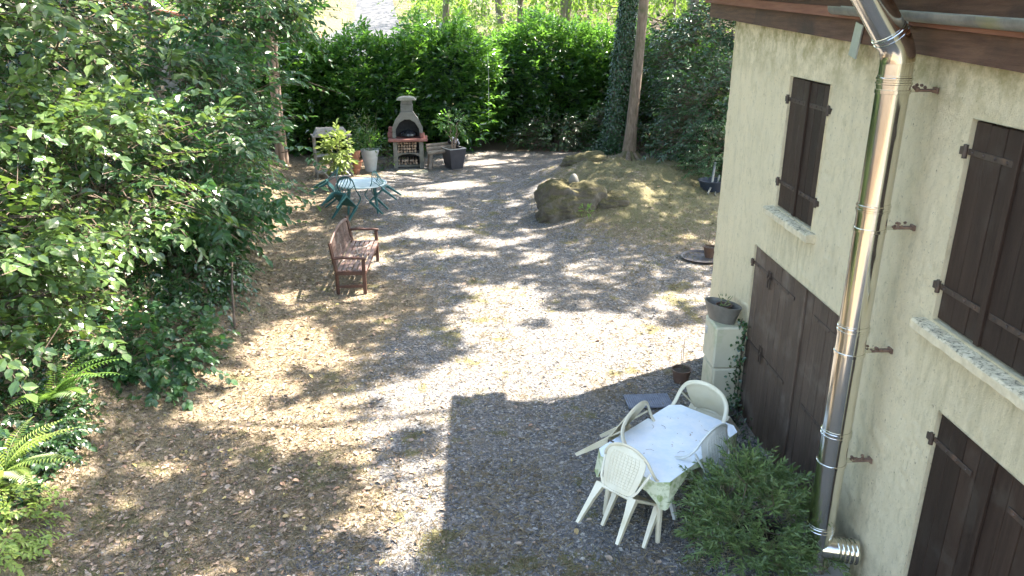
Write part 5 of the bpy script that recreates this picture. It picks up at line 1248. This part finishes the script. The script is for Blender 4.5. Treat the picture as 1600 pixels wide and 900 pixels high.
US = [(0.4, 34.5, 1.5, 1.7, 'laurel'), (4.6, 38.5, 1.5, 1.5, 'laurel'), (8.0, 34.5, 1.6, 1.9, 'laurel'), (-12.4, 34.5, 1.9, 2.6, 'laurel'), (-8.6, 34.2, 1.3, 1.9, 'laurel'), (-3.1, 36.5, 1.3, 1.5, 'wood_leaf'), (5.8, 36, 1.5, 1.3, 'wood_leaf'), (1.6, 39.5, 1.8, 1.5, 'wood_leaf'), (9.6, 36.5, 1.8, 1.8, 'wood_leaf'), (12.8, 41, 2.2, 2.3, 'wood_leaf'), (-1.0, 43, 2.2, 1.6, 'wood_leaf'), (-14.5, 38, 2.3, 2.6, 'laurel'), (6.8, 46, 2.2, 1.5, 'wood_leaf'), (2.6, 53, 2.8, 1.6, 'wood_leaf'), (-2.6, 49, 1.7, 1.5, 'wood_leaf'), (-11.6, 47, 2.0, 1.9, 'wood_leaf')]
UL = ['dark bush filling the wood behind the dark hedge gap', 'dark bush at the foot of the forked grey trunk', 'dark tall bush behind the ivy covered tree', 'dark green bush behind the shed at the left', 'dark bush rising behind the left end of the hedge beside the road', 'yellow green bush beside the road just beyond the hedge', 'bright woodland bush behind the middle right hedge', 'bright bush behind the hedge gap', 'leafy woodland bush behind the right end of the hedge', 'tall woodland bush near the eaves', 'pale bush below the bright gap in the wood', 'dark bush left of the road behind the shed', 'far bright bush behind the forked trunk', 'distant pale bush deep in the wood', 'distant bush right beside the road', 'roadside bush left of the far road']
for (x, y, r_, h_, mm), lb in zip(US, UL):
    shrub('woodland_bush', lb, 'bush', (x, y, hz(x, y) + h_ * .6), (r_, r_, h_), M[mm], 330, .2, .6, 7, .6, stems=3, fine=False, twigs=False, group='bushes in the wood beyond the hedge')
# far wood, one mass
n = 60000; a = rng.uniform(-.85, .75, n); rr = rng.uniform(62, 105, n); x = rr * np.sin(a); y = rr * np.cos(a)
z = height(x, y) + 15 * rng.random(n) ** 1.2 * (.5 + .9 * fbm(a * 9, rr * .05, 1, 7))
k = fbm(x * .22, z * .35 + y * .1, 1, 13) > .36
rd = np.abs(x - (-6.6 - (y - 45) * .13)) < 4.5; k &= ~(rd & (z - height(x, y) < 7))
P = np.stack([x, y, z], 1)[k]; n = len(P)
o = leafobj('far_wood', P, rdir(n), rdir(n) + [0, -.5, .5], rng.uniform(.3, .6, n), rng.uniform(.25, .45, n), M['wood_leaf'])
tag(o, 'mass of bright green woodland foliage closing the view beyond the road', 'woodland')
